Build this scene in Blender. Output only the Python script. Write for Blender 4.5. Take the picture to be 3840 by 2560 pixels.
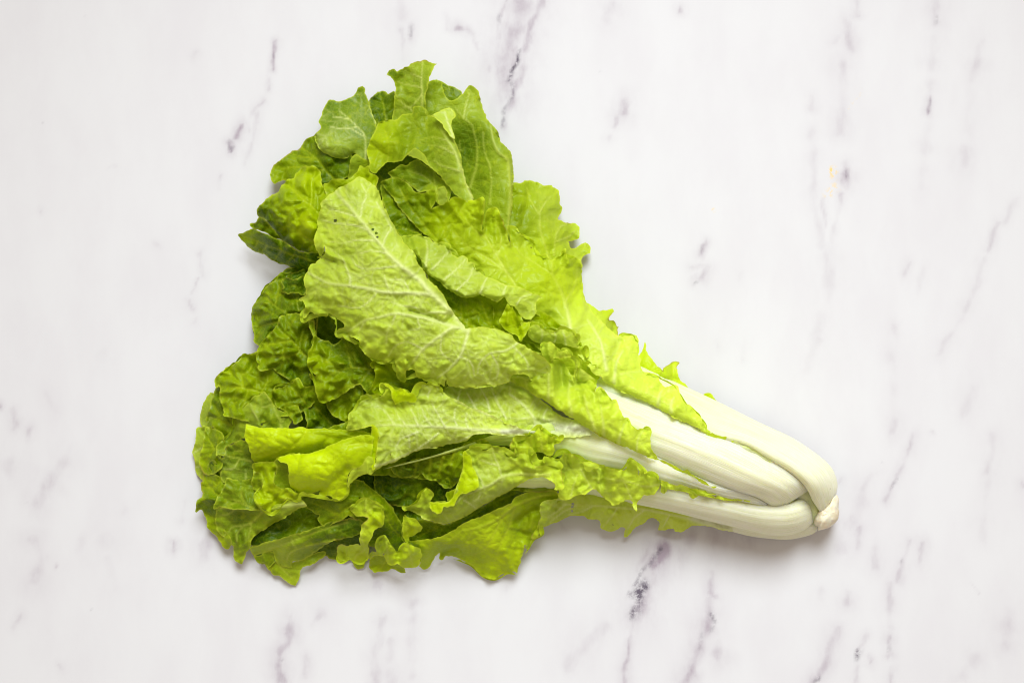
# A head of leafy green lettuce lying on a pale marble top, seen from straight above.
# Lengths in the builders are centimetres (converted to metres when a mesh is made).
import bpy, math
import numpy as np
from mathutils import Vector
from mathutils.geometry import delaunay_2d_cdt

sc = bpy.context.scene
for o in list(bpy.data.objects):
    bpy.data.objects.remove(o, do_unlink=True)

# ------------------------------------------------------------------ camera
CAM_H = 90.0                      # cm above the marble
cam_d = bpy.data.cameras.new('camera')
cam = bpy.data.objects.new('camera', cam_d)
sc.collection.objects.link(cam)
sc.camera = cam
cam.location = (0, 0, CAM_H / 100)
cam_d.sensor_width = 36.0
cam_d.lens = 36.0 * CAM_H / 60.0  # 60 cm of table across the frame
cam_d.clip_start = 0.01
cam_d.clip_end = 20
cam_d.dof.use_dof = True
cam_d.dof.focus_distance = CAM_H / 100 - 0.05
cam_d.dof.aperture_fstop = 14.0

# ------------------------------------------------------------------ light
world = bpy.data.worlds.new('World')
sc.world = world
world.use_nodes = True
bg = world.node_tree.nodes['Background']
bg.inputs['Color'].default_value = (1.0, 0.87, 0.72, 1)
bg.inputs['Strength'].default_value = 0.56

def area_lamp(name, loc, target, size, power, col):
    d = bpy.data.lights.new(name, 'AREA')
    d.shape = 'DISK'
    d.size = size
    d.energy = power
    d.color = col
    d.spread = math.radians(54)
    o = bpy.data.objects.new(name, d)
    sc.collection.objects.link(o)
    o.location = loc
    o.rotation_euler = (Vector(target) - Vector(loc)).to_track_quat('-Z', 'Y').to_euler()
    return o
area_lamp('window_light', (0.16, 1.22, 1.58), (0.02, -0.30, 0.0), 1.05, 7.3, (0.885, 0.965, 1.0))

sc.view_settings.view_transform = 'Standard'
sc.view_settings.look = 'None'
sc.view_settings.exposure = 0.0
sc.view_settings.gamma = 1.0
sc.view_settings.use_curve_mapping = False
sc.cycles.use_denoising = True
sc.cycles.filter_width = 1.0
sc.cycles.max_bounces = 10
sc.cycles.diffuse_bounces = 6
sc.cycles.transmission_bounces = 6
sc.cycles.sample_clamp_indirect = 8

# ------------------------------------------------------------------ survey: where things lie on the table
# Outlines are noted on survey sheets; each sheet has its corner (in 1/64 cm) and its step.
SHEETS = {}
for k, ox, oy in (('A', 880, 200), ('B', 1300, 200), ('C', 1500, 600), ('D', 900, 900), ('E', 700, 1400),
                  ('F', 1400, 1400), ('G', 1900, 1200), ('H', 2400, 1300)):
    SHEETS[k] = (ox, oy, 800 / 1568)
for k, ox, oy in (('J', 1900, 1150), ('K', 700, 1750), ('M', 1150, 1750), ('N', 700, 1300), ('P', 2000, 1600),
                  ('Q', 1550, 1650), ('R', 2800, 1600), ('S', 1350, 500)):
    SHEETS[k] = (ox, oy, 500 / 1568)
SHEETS.update(TA=(0, 0, 1300 / 1568), TB=(1300, 0, 1300 / 2352), TC=(2540, 0, 1300 / 1568), TD=(2540, 1260, 1300 / 1568),
              TE=(1200, 1960, 1400 / 2352), TF=(0, 1260, 1300 / 1568), TG=(2200, 300, 800 / 1254))

def pts(s):
    return np.array([[float(v) for v in w.split(',')] for w in s.split()])

def cmxy(sheet, p):
    ox, oy, k = SHEETS[sheet]
    p = np.asarray(p, float)
    return np.stack([(ox + p[..., 0] * k - 1920) / 64.0, (1280 - oy - p[..., 1] * k) / 64.0], -1)

def place(xy, z):
    """plan position of a point surveyed from above when it lies z cm over the table"""
    f = 1.0 - z / CAM_H
    return np.stack([xy[:, 0] * f, xy[:, 1] * f, z], -1) / 100.0

# ------------------------------------------------------------------ small numeric helpers
def _h(ix, iy, seed):
    n = (ix.astype(np.int64) * 374761393 + iy.astype(np.int64) * 668265263 + seed * 1274126177) & 0xffffffff
    n = ((n ^ (n >> 13)) * 1274126177) & 0xffffffff
    n = (n ^ (n >> 16)) & 0xffffffff
    return n / 4294967295.0

def noise(x, y, seed=0):
    x = np.asarray(x, float); y = np.asarray(y, float)
    ix = np.floor(x); iy = np.floor(y)
    fx = x - ix; fy = y - iy
    fx = fx * fx * fx * (fx * (fx * 6 - 15) + 10); fy = fy * fy * fy * (fy * (fy * 6 - 15) + 10)
    a = _h(ix, iy, seed); b = _h(ix + 1, iy, seed); c = _h(ix, iy + 1, seed); d = _h(ix + 1, iy + 1, seed)
    return ((a * (1 - fx) + b * fx) * (1 - fy) + (c * (1 - fx) + d * fx) * fy) * 2 - 1

def fbm(x, y, seed=0, octv=3):
    v = 0; a = 1.0; t = 0
    for i in range(octv):
        v = v + a * noise(x * 2 ** i, y * 2 ** i, seed + 17 * i); t += a; a *= 0.5
    return v / t

def smooth(e0, e1, x):
    t = np.clip((x - e0) / (e1 - e0), 0, 1)
    return t * t * (3 - 2 * t)

def spline(p, step, closed):
    """Catmull-Rom through p, resampled about every step cm"""
    n = len(p)
    out = []
    rng = range(n) if closed else range(n - 1)
    for i in rng:
        p1, p2 = p[i], p[(i + 1) % n]
        p0 = p[(i - 1) % n] if closed or i > 0 else 2 * p1 - p2
        p3 = p[(i + 2) % n] if closed or i + 2 < n else 2 * p2 - p1
        m = max(1, int(np.linalg.norm(p2 - p1) / step + 0.5))
        t = (np.arange(m) / m)[:, None]
        k = 0.42
        m1 = k * (p2 - p0); m2 = k * (p3 - p1)
        lim = 1.1 * np.linalg.norm(p2 - p1)
        for mm in (m1, m2):
            l = np.linalg.norm(mm)
            if l > lim: mm *= lim / l
        h = t * t
        out.append((2 * t ** 3 - 3 * h + 1) * p1 + (t ** 3 - 2 * h + t) * m1 + (-2 * t ** 3 + 3 * h) * p2 + (t ** 3 - h) * m2)
    if not closed: out.append(p[-1:])
    return np.concatenate(out)

def seg_dist(q, line, closed=False):
    """distance from points q to a polyline, and arc length of the nearest place (0..total)"""
    a = line; b = np.roll(line, -1, 0)
    if not closed: a = a[:-1]; b = b[:-1]
    d = b - a; l2 = (d ** 2).sum(1) + 1e-12
    ln = np.sqrt(l2); s0 = np.concatenate([[0], np.cumsum(ln)[:-1]])
    best = np.empty(len(q)); arc = np.empty(len(q))
    for i in range(0, len(q), 2000):
        c = q[i:i + 2000]
        t = np.clip(((c[:, None] - a[None]) * d[None]).sum(2) / l2, 0, 1)
        e = ((a[None] + t[..., None] * d[None] - c[:, None]) ** 2).sum(2)
        j = e.argmin(1); r = np.arange(len(c))
        best[i:i + 2000] = np.sqrt(e[r, j]); arc[i:i + 2000] = s0[j] + t[r, j] * ln[j]
    return best, arc, ln.sum()

def inside(q, poly):
    a = poly; b = np.roll(poly, -1, 0)
    res = np.zeros(len(q), bool)
    for i in range(0, len(q), 4000):
        c = q[i:i + 4000]
        x = c[:, 0, None]; y = c[:, 1, None]
        cond = (a[None, :, 1] > y) != (b[None, :, 1] > y)
        xi = (b[:, 0] - a[:, 0])[None] * (y - a[None, :, 1]) / ((b[:, 1] - a[:, 1])[None] + 1e-12) + a[None, :, 0]
        res[i:i + 4000] = (cond & (x < xi)).sum(1) % 2 == 1
    return res

def tps(ctrl, q):
    """thin-plate surface through (x, y, z) control points, kept near their range"""
    p = ctrl[:, :2]; z = ctrl[:, 2]; n = len(p)
    if n < 3: return np.full(len(q), z.mean())
    U = lambda r2: 0.5 * r2 * np.log(r2 + 1e-9)
    K = U(((p[:, None] - p[None]) ** 2).sum(2)) + np.eye(n) * 0.15
    Pm = np.concatenate([np.ones((n, 1)), p], 1)
    A = np.zeros((n + 3, n + 3)); A[:n, :n] = K; A[:n, n:] = Pm; A[n:, :n] = Pm.T
    A[n:, n:] -= np.eye(3) * 1e-4
    w = np.linalg.solve(A, np.concatenate([z, np.zeros(3)]))
    r = U(((q[:, None] - p[None]) ** 2).sum(2)) @ w[:n] + w[n] + q @ w[n + 1:]
    lo, hi = z.min() - 0.35, z.max() + 0.35
    m = 0.5 * (lo + hi); s = 0.5 * (hi - lo)
    return m + s * np.tanh((r - m) / s * 1.05)

def soup_dist(q, a, b):
    d = b - a; l2 = (d ** 2).sum(1) + 1e-12
    best = np.empty(len(q))
    for i in range(0, len(q), 1500):
        c = q[i:i + 1500]
        t = np.clip(((c[:, None] - a[None]) * d[None]).sum(2) / l2, 0, 1)
        best[i:i + 1500] = np.sqrt((((a[None] + t[..., None] * d[None] - c[:, None]) ** 2).sum(2)).min(1))
    return best

def side_veins(lines, seed, gap):
    """small veins branching left and right of each main vein, bending forward"""
    A = []; B = []; k = 0
    for L in lines:
        seg = np.diff(L, axis=0); ln = np.linalg.norm(seg, axis=1); cum = np.concatenate([[0], np.cumsum(ln)])
        s = gap * 0.4
        while s < cum[-1]:
            i = min(np.searchsorted(cum, s) - 1, len(seg) - 1); i = max(i, 0)
            p = L[i] + seg[i] * (s - cum[i]) / (ln[i] + 1e-9)
            t = seg[i] / (ln[i] + 1e-9); side = 1 if k % 2 else -1
            r = [float(_h(np.array(seed + k), np.array(j), 77)) for j in range(4)]
            a = math.atan2(t[1], t[0]) + side * math.radians(48 + 26 * r[0])
            n = 5 + int(5 * r[1]); bend = -side * 0.10 * (r[2] - 0.2)
            for j in range(n):
                q = p + 0.24 * np.array([math.cos(a), math.sin(a)])
                A.append(p); B.append(q)
                a += bend + 0.35 * (float(_h(np.array(seed + k), np.array(j + 9), 78)) - 0.5)
                if j in (2, 5):
                    b = a + side * (0.8 if j == 2 else -0.9) ; pp = q
                    for m in range(3):
                        q2 = pp + 0.20 * np.array([math.cos(b), math.sin(b)]); A.append(pp); B.append(q2); pp = q2
                p = q
            s += gap * (0.7 + 0.6 * r[3]); k += 1
    return np.array(A), np.array(B)

def idw(ctrl, q):
    d2 = ((q[:, None] - ctrl[None, :, :2]) ** 2).sum(2) + 0.3
    w = 1 / d2 ** 1.5
    return (w * ctrl[None, :, 2]).sum(1) / w.sum(1)

def voronoi(q, cell, seed):
    """F1, F2 distances to jittered cell centres"""
    g = q / cell; gi = np.floor(g)
    ds = []
    for dx in (-2, -1, 0, 1, 2):
        for dy in (-2, -1, 0, 1, 2):
            cx = gi[:, 0] + dx; cy = gi[:, 1] + dy
            px = cx + 0.5 + 0.46 * (_h(cx, cy, seed) * 2 - 1); py = cy + 0.5 + 0.46 * (_h(cx, cy, seed + 5) * 2 - 1)
            ds.append(np.hypot(px - g[:, 0], py - g[:, 1]))
    ds = np.sort(np.stack(ds, 1), 1)
    return ds[:, 0] * cell, ds[:, 1] * cell

# ------------------------------------------------------------------ materials
def nodes_of(name):
    m = bpy.data.materials.new(name); m.use_nodes = True
    nt = m.node_tree; nt.nodes.clear()
    return m, nt, nt.nodes, nt.links

class NB:
    """a tiny node builder"""
    def __init__(s, name): s.m, s.nt, s.n, s.l = nodes_of(name)
    def new(s, t, **kw):
        x = s.n.new(t)
        for k, v in kw.items():
            if k.startswith('i_'):
                x.inputs[k[2:].replace('_', ' ')].default_value = v
            else: setattr(x, k, v)
        return x
    def link(s, a, b): s.l.new(a, b)
    def attr(s, name): return s.new('ShaderNodeAttribute', attribute_name=name).outputs['Fac']
    def mix(s, f, a, b):
        x = s.new('ShaderNodeMix', data_type='RGBA')
        for i, v in ((0, f), (6, a), (7, b)):
            if isinstance(v, (int, float)): x.inputs[i].default_value = v
            elif isinstance(v, tuple): x.inputs[i].default_value = v + (1,)
            else: s.link(v, x.inputs[i])
        return x.outputs[2]
    def math(s, op, a, b=0.0, c=None, clamp=False):
        x = s.new('ShaderNodeMath', operation=op, use_clamp=clamp)
        for i, v in enumerate((a, b) if c is None else (a, b, c)):
            if isinstance(v, (int, float)): x.inputs[i].default_value = v
            else: s.link(v, x.inputs[i])
        return x.outputs[0]
    def noise(s, vec, scale, detail=3, rough=0.55):
        x = s.new('ShaderNodeTexNoise'); x.inputs['Scale'].default_value = scale
        x.inputs['Detail'].default_value = detail; x.inputs['Roughness'].default_value = rough
        if vec is not None: s.link(vec, x.inputs['Vector'])
        return x.outputs['Fac']
    def ramp(s, f, lo, hi):
        x = s.new('ShaderNodeMapRange'); x.interpolation_type = 'SMOOTHSTEP'
        x.inputs['From Min'].default_value = lo; x.inputs['From Max'].default_value = hi
        s.link(f, x.inputs['Value']); return x.outputs[0]

def leaf_material():
    b = NB('leaf_blade')
    co = b.new('ShaderNodeTexCoord').outputs['Object']
    tone, pale, vein, white, rim = (b.attr(a) for a in ('tone', 'pale', 'vein', 'white', 'rim'))
    n1 = b.noise(co, 55, 3); n2 = b.noise(co, 210, 3)
    # yellow-green to deep green: blade pigment with some shade painted in, mottled at random
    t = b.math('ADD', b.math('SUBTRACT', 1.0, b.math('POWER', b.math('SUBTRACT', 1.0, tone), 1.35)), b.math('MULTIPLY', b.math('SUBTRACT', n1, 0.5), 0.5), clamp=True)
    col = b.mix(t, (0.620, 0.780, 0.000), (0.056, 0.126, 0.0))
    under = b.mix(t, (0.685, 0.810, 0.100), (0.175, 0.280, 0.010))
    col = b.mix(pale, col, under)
    # fine net of veinlets
    v = b.new('ShaderNodeTexVoronoi', feature='DISTANCE_TO_EDGE'); v.inputs['Scale'].default_value = 330
    b.link(co, v.inputs['Vector'])
    net = b.ramp(v.outputs['Distance'], 0.10, 0.0)
    col = b.mix(b.math('MULTIPLY', net, 0.12), col, (0.62, 0.72, 0.03))
    col = b.mix(b.math('MULTIPLY', b.ramp(n2, 0.52, 0.75), 0.22), col, (0.64, 0.70, 0.01))
    vcol = b.mix(pale, (0.66, 0.73, 0.02), (0.84, 0.88, 0.44))
    col = b.mix(b.math('MULTIPLY', vein, b.math('ADD', 0.36, b.math('MULTIPLY', pale, 0.62))), col, vcol)
    col = b.mix(b.math('MULTIPLY', rim, 0.5), col, (0.72, 0.78, 0.06))  # pale edge line paints in the light that thin margins catch
    brown = b.math('MULTIPLY', rim, b.ramp(b.noise(co, 34, 2), 0.60, 0.68))
    col = b.mix(b.math('MULTIPLY', brown, 0.65), col, (0.36, 0.25, 0.05))
    col = b.mix(white, col, (0.74, 0.75, 0.50))
    # rare brown specks
    sp = b.new('ShaderNodeTexVoronoi', feature='F1'); sp.inputs['Scale'].default_value = 62
    b.link(co, sp.inputs['Vector'])
    speck = b.math('MULTIPLY', b.ramp(sp.outputs['Distance'], 0.055, 0.03), b.ramp(b.noise(co, 23, 1), 0.58, 0.66))
    col = b.mix(b.math('MULTIPLY', speck, 0.8), col, (0.16, 0.09, 0.02))
    pb = b.new('ShaderNodeBsdfPrincipled')
    b.link(col, pb.inputs['Base Color'])
    rough = b.math('ADD', 0.30, b.math('MULTIPLY', n2, 0.25))
    b.link(rough, pb.inputs['Roughness'])
    pb.inputs['Specular IOR Level'].default_value = 0.15
    pb.inputs['Coat Weight'].default_value = 0.06
    pb.inputs['Coat Roughness'].default_value = 0.16
    tr = b.new('ShaderNodeBsdfTranslucent')
    g = b.new('ShaderNodeGamma'); g.inputs['Gamma'].default_value = 1.25
    b.link(col, g.inputs['Color']); b.link(g.outputs[0], tr.inputs['Color'])
    bump = b.new('ShaderNodeBump'); bump.inputs['Strength'].default_value = 0.6; bump.inputs['Distance'].default_value = 0.0008
    h = b.math('ADD', b.math('ADD', b.math('MULTIPLY', n2, 0.9), b.math('MULTIPLY', b.noise(co, 620, 2), 0.35)), b.math('MULTIPLY', net, -0.25))
    b.link(h, bump.inputs['Height']); b.link(bump.outputs[0], pb.inputs['Normal']); b.link(bump.outputs[0], tr.inputs['Normal'])
    mx = b.new('ShaderNodeMixShader'); mx.inputs[0].default_value = 0.36
    b.link(pb.outputs[0], mx.inputs[1]); b.link(tr.outputs[0], mx.inputs[2])
    out = b.new('ShaderNodeOutputMaterial'); b.link(mx.outputs[0], out.inputs['Surface'])
    return b.m

def stalk_material():
    b = NB('stalk_flesh')
    co = b.new('ShaderNodeTexCoord').outputs['Object']
    al, ac = b.attr('along'), b.attr('across')
    cb = b.new('ShaderNodeCombineXYZ'); b.link(b.math('MULTIPLY', al, 1.3), cb.inputs[0]); b.link(b.math('MULTIPLY', ac, 9.0), cb.inputs[1])
    s1 = b.noise(cb.outputs[0], 2.2, 4, 0.6)
    cb2 = b.new('ShaderNodeCombineXYZ'); b.link(b.math('MULTIPLY', al, 1.1), cb2.inputs[0]); b.link(b.math('MULTIPLY', ac, 40.0), cb2.inputs[1])
    s2 = b.noise(cb2.outputs[0], 2.0, 3, 0.6)
    col = b.mix(b.ramp(s1, 0.38, 0.66), (0.78, 0.77, 0.575), (0.79, 0.75, 0.60))
    col = b.mix(b.math('MULTIPLY', b.ramp(s2, 0.40, 0.66), 0.75), col, (0.63, 0.645, 0.37))
    col = b.mix(b.math('MULTIPLY', b.attr('green'), 0.9), col, (0.56, 0.68, 0.09))
    n = b.noise(co, 40, 3)
    col = b.mix(b.math('MULTIPLY', b.ramp(n, 0.56, 0.75), 0.25), col, (0.72, 0.68, 0.53))
    sp = b.new('ShaderNodeTexVoronoi', feature='F1'); sp.inputs['Scale'].default_value = 75
    b.link(co, sp.inputs['Vector'])
    speck = b.math('MULTIPLY', b.ramp(sp.outputs['Distance'], 0.05, 0.025), b.ramp(b.noise(co, 31, 1), 0.60, 0.66))
    col = b.mix(b.math('MULTIPLY', speck, 0.6), col, (0.22, 0.17, 0.10))
    pb = b.new('ShaderNodeBsdfPrincipled'); b.link(col, pb.inputs['Base Color'])
    pb.inputs['Roughness'].default_value = 0.42
    pb.inputs['Specular IOR Level'].default_value = 0.4
    pb.inputs['Subsurface Weight'].default_value = 0.8
    pb.inputs['Subsurface Radius'].default_value = (1.0, 0.9, 0.45)
    pb.inputs['Subsurface Scale'].default_value = 0.010
    bump = b.new('ShaderNodeBump'); bump.inputs['Strength'].default_value = 0.45; bump.inputs['Distance'].default_value = 0.0013
    b.link(s2, bump.inputs['Height']); b.link(bump.outputs[0], pb.inputs['Normal'])
    out = b.new('ShaderNodeOutputMaterial'); b.link(pb.outputs[0], out.inputs['Surface'])
    return b.m

def base_material():
    b = NB('root_base_flesh')
    co = b.new('ShaderNodeTexCoord').outputs['Object']
    n = b.noise(co, 120, 4)
    col = b.mix(b.ramp(n, 0.35, 0.65), (0.76, 0.72, 0.56), (0.68, 0.56, 0.38))
    n2 = b.noise(co, 260, 3)
    col = b.mix(b.math('MULTIPLY', b.ramp(n2, 0.62, 0.76), 0.4), col, (0.62, 0.46, 0.24))
    pb = b.new('ShaderNodeBsdfPrincipled'); b.link(col, pb.inputs['Base Color'])
    pb.inputs['Roughness'].default_value = 0.55
    pb.inputs['Subsurface Weight'].default_value = 0.5
    pb.inputs['Subsurface Radius'].default_value = (1, .8, .4)
    pb.inputs['Subsurface Scale'].default_value = 0.004
    bump = b.new('ShaderNodeBump'); bump.inputs['Strength'].default_value = 0.5; bump.inputs['Distance'].default_value = 0.0015
    b.link(n, bump.inputs['Height']); b.link(bump.outputs[0], pb.inputs['Normal'])
    out = b.new('ShaderNodeOutputMaterial'); b.link(pb.outputs[0], out.inputs['Surface'])
    return b.m

def marble_material():
    b = NB('pale_marble')
    co = b.new('ShaderNodeTexCoord').outputs['Object']
    halo, core, tan = b.attr('halo'), b.attr('core'), b.attr('tan')
    mp = b.new('ShaderNodeMapping'); mp.inputs['Rotation'].default_value = (0, 0, math.radians(-14)); mp.inputs['Scale'].default_value = (1.0, 0.45, 1)
    b.link(co, mp.inputs['Vector'])
    st = b.noise(mp.outputs[0], 26, 5, 0.6)
    fine = b.noise(co, 420, 4, 0.65)
    mid = b.noise(mp.outputs[0], 130, 4, 0.6)
    base = b.mix(b.ramp(st, 0.35, 0.70), (0.612, 0.598, 0.616), (0.590, 0.570, 0.592))
    br = b.math('MULTIPLY', b.ramp(mid, 0.34, 0.62), b.math('ADD', 0.45, b.math('MULTIPLY', fine, 1.1)))
    hf = b.math('MULTIPLY', halo, b.math('ADD', 0.66, b.math('MULTIPLY', br, 0.6)), clamp=True)
    col = b.mix(hf, base, (0.325, 0.265, 0.315))
    cf = b.math('MULTIPLY', core, b.math('MULTIPLY', b.ramp(fine, 0.28, 0.60), b.math('ADD', 0.4, mid)), clamp=True)
    col = b.mix(cf, col, (0.115, 0.095, 0.125))
    col = b.mix(b.math('MULTIPLY', tan, b.ramp(fine, 0.50, 0.56)), col, (0.75, 0.52, 0.16))
    pb = b.new('ShaderNodeBsdfPrincipled'); b.link(col, pb.inputs['Base Color'])
    pb.inputs['Roughness'].default_value = 0.5
    pb.inputs['Specular IOR Level'].default_value = 0.25
    out = b.new('ShaderNodeOutputMaterial'); b.link(pb.outputs[0], out.inputs['Surface'])
    return b.m

LEAF = leaf_material(); STALK = stalk_material(); BASE = base_material(); MARBLE = marble_material()

# ------------------------------------------------------------------ mesh makers
def mesh_object(name, v, f, attrs, mat, parent=None):
    me = bpy.data.meshes.new(name)
    me.from_pydata(v.tolist(), [], f if isinstance(f, list) else f.tolist())
    for k, a in attrs.items():
        at = me.attributes.new(k, 'FLOAT', 'POINT')
        at.data.foreach_set('value', np.asarray(a, np.float32))
    me.polygons.foreach_set('use_smooth', np.ones(len(me.polygons), bool))
    me.materials.append(mat)
    o = bpy.data.objects.new(name, me)
    sc.collection.objects.link(o)
    o.parent = parent
    return o

GRID = 0.095
_seed = [11]
def patch(sheet, outline, z, veins=(), folds=(), roll=(), holes=(), tone=0.4, pale=0.0, white=(),
          cr=0.8, cell=0.95, und=1.2, usc=2.4, ruf=1.2, rlen=1.1, rw=0.6, wr=None):
    """one blade surface: traced edge, heights (cm) at some places, veins (line, width mm, height mm), folds (line, amp mm, width mm),
    roll (line, radius cm, depth cm), blister height cr (mm), undulation und (mm), edge ruffle ruf (mm)"""
    _seed[0] += 7; seed = _seed[0]
    wr = 0.4 + 1.25 * cr if wr is None else wr
    cr *= 2.0; und *= 1.3; ruf *= 2.4 if ruf >= 1.2 else 1.7; rlen *= 0.85
    out = cmxy(sheet, pts(outline))
    poly = spline(out, GRID * 0.8, True)
    # fine unevenness of the edge
    nrm = np.roll(poly, -1, 0) - np.roll(poly, 1, 0)
    nrm = np.stack([nrm[:, 1], -nrm[:, 0]], 1) / (np.linalg.norm(nrm, axis=1)[:, None] + 1e-9)
    s = np.cumsum(np.linalg.norm(np.roll(poly, -1, 0) - poly, axis=1))
    poly = poly + nrm * (0.045 * noise(s * 2.0, s * 0, seed) + 0.03 * noise(s * 5, s * 0, seed + 1) + 0.02 * noise(s * 11, s * 0, seed + 2))[:, None]
    lo = poly.min(0); hi = poly.max(0)
    gx = np.arange(lo[0], hi[0], GRID); gy = np.arange(lo[1], hi[1], GRID * 0.866)
    X, Y = np.meshgrid(gx, gy); X[1::2] += GRID * 0.5
    q = np.stack([X.ravel(), Y.ravel()], 1)
    q += GRID * 0.16 * np.stack([noise(q[:, 0] * 37, q[:, 1] * 37, 3), noise(q[:, 0] * 37, q[:, 1] * 37, 4)], 1)
    q = q[inside(q, poly)]
    d, _, _ = seg_dist(q, poly, True)
    q = q[d > GRID * 0.5]
    hc = []
    for hx, hy, r in holes:
        c = cmxy(sheet, (hx, hy)); r = r * SHEETS[sheet][2] / 64
        hc.append((c, r))
        q = q[np.hypot(q[:, 0] - c[0], q[:, 1] - c[1]) > r + GRID * 0.35]
        a = np.linspace(0, 2 * math.pi, 11)[:-1]
        q = np.concatenate([q, c + r * np.stack([np.cos(a) * 1.1, np.sin(a) * 0.9], 1)])
    n = len(poly)
    allp = np.concatenate([poly, q])
    vs, es, fs, _, _, _ = delaunay_2d_cdt([Vector(p) for p in allp], [], [list(range(n))], 1, 1e-5)
    p = np.array([[v[0], v[1]] for v in vs]); f = np.array([list(t) for t in fs if len(t) == 3])
    cen = p[f].mean(1)
    keep = inside(cen, poly)
    for c, r in hc: keep &= np.hypot(cen[:, 0] - c[0], cen[:, 1] - c[1]) > r * 0.8
    f = f[keep]
    # ---- heights
    ctrl = np.array([[*cmxy(sheet, (a, b)), h] for a, b, h in z])
    zz = tps(ctrl, p)
    de, arc, tot = seg_dist(p, poly, True)
    zb = zz.copy()
    tn = idw(np.array([[*cmxy(sheet, (a, b)), t] for a, b, t in tone]), p) if isinstance(tone, (list, tuple)) else np.full(len(p), float(tone))
    pl = idw(np.array([[*cmxy(sheet, (a, b)), t] for a, b, t in pale]), p) if isinstance(pale, (list, tuple)) else np.full(len(p), float(pale))
    for line, R, dep in roll:
        dl, _, _ = seg_dist(p, spline(cmxy(sheet, pts(line)), 0.2, False))
        t = np.clip(1 - dl / R, 0, 1)
        zb -= dep * (1 - np.sqrt(np.maximum(0, 1 - t * t)))
    for line, amp, w in folds:
        dl, _, _ = seg_dist(p, spline(cmxy(sheet, pts(line)), 0.15, False))
        zb += 1.45 * amp / 10 * np.exp(-(dl / (w / 10)) ** 2)
    zz = zb.copy()
    zz += und / 10 * fbm(p[:, 0] / usc, p[:, 1] / usc, seed + 2, 3)
    vein = np.zeros(len(p)); near = np.full(len(p), 9.0); vh = np.zeros(len(p))
    for line, w, h in veins:
        L = spline(cmxy(sheet, pts(line)), 0.12, False)
        # natural wobble
        sl = np.cumsum(np.linalg.norm(np.diff(L, axis=0, prepend=L[:1]), axis=1))
        L = L + 0.03 * np.stack([noise(sl * 1.3, sl * 0, seed + 31), noise(sl * 1.3, sl * 0, seed + 37)], 1)
        dl, ar, tl = seg_dist(p, L)
        tp = 1 - 0.55 * ar / tl
        g = np.exp(-(dl / np.maximum(0.72 * w / 10 * tp, 0.045)) ** 2)
        vein = np.maximum(vein, g * (0.35 + 0.65 * tp)); near = np.minimum(near, dl)
        hh = 1.5 * h / 10 * g * tp
        vh = np.where(np.abs(hh) > np.abs(vh), hh, vh)
    lines = [spline(cmxy(sheet, pts(l)), 0.15, False) for l, w, h in veins if w > .45]
    if lines:
        sa, sb = side_veins(lines, seed, 0.95)
        ds = soup_dist(p, sa, sb)
        g2 = np.exp(-(ds / 0.055) ** 2)
        vein = np.maximum(vein, g2 * (0.10 + 0.22 * pl))
        near = np.minimum(near, ds + 0.03)
        hh = 0.085 * g2 * (2 * pl - 0.8)
        vh = np.where(np.abs(hh) > np.abs(vh), hh, vh)
        pillow = smooth(0.0, 0.42, near)
        zz += cr / 10 * (1.0 - 0.9 * pl) * (pillow - 0.5) * 1.1
    # blistered tissue between a net of small veins
    wv = 0.35 * cell
    qw = p + wv * np.stack([noise(p[:, 0] / cell * 0.9, p[:, 1] / cell * 0.9, seed + 3), noise(p[:, 0] / cell * 0.9, p[:, 1] / cell * 0.9, seed + 4)], 1)
    f1, f2 = voronoi(qw, cell, seed)
    e = (f2 - f1) / cell
    dome = smooth(0.0, 0.75, e)
    big = 0.55 + 0.45 * noise(p[:, 0] / 2.1, p[:, 1] / 2.1, seed + 8)
    small = np.exp(-(e / 0.085) ** 2)
    zz += cr / 10 * (0.95 - 0.4 * pl) * dome * (0.35 + 1.1 * big) * (0.35 + 0.65 * smooth(0.05, 0.5, near))
    zz += cr / 10 * 0.3 * pl * small
    # crumpling: sharp little creases, stronger toward the free edge
    wq = p + 0.25 * np.stack([noise(p[:, 0] / 1.1, p[:, 1] / 1.1, seed + 61), noise(p[:, 0] / 1.1, p[:, 1] / 1.1, seed + 62)], 1)
    ridged = 0.6 * (1 - 2 * np.abs(noise(wq[:, 0] / 1.25, wq[:, 1] / 1.25, seed + 63))) + 0.4 * (1 - 2 * np.abs(noise(wq[:, 0] / 0.6, wq[:, 1] / 0.6, seed + 64)))
    zz += wr / 10 * (1 - 0.45 * pl) * ridged * (0.45 + 0.55 * np.exp(-de / 1.2)) * (0.4 + big)
    f1b, f2b = voronoi(qw + 3.3, cell * 0.45, seed + 50)
    zz += cr / 10 * (0.16 - 0.1 * pl) * smooth(0, 0.8, (f2b - f1b) / cell / 0.45) * (0.5 + big)
    vein = np.maximum(vein, small * (0.05 + 0.05 * min(cr, 2)))
    zz += vh
    # ruffled edge
    rr = noise(arc / rlen, arc * 0 + 0.5, seed + 9) + 0.6 * noise(arc / rlen * 2.3, arc * 0 + 0.5, seed + 10)
    zz += ruf / 10 * rr * np.exp(-de / rw)
    zz = np.maximum(zz, 0.04)
    wh = np.zeros(len(p))
    for line, w in white:
        dl, _, _ = seg_dist(p, spline(cmxy(sheet, pts(line)), 0.15, False))
        wh = np.maximum(wh, np.exp(-(dl / w) ** 2))
    return place(p, zz), f, dict(tone=tn, pale=pl, vein=np.clip(vein, 0, 1), white=wh, rim=np.exp(-(de / 0.04) ** 2))

def leaf(patches, parent, label=None):
    v = []; f = []; at = {}; k = 0
    for pv, pf, pa in patches:
        v.append(pv); f.append(pf + k); k += len(pv)
        for a in pa: at.setdefault(a, []).append(pa[a])
    o = mesh_object('leaf', np.concatenate(v), np.concatenate(f), {a: np.concatenate(x) for a, x in at.items()}, LEAF, parent)
    if label: o['label'] = label
    return o

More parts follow.
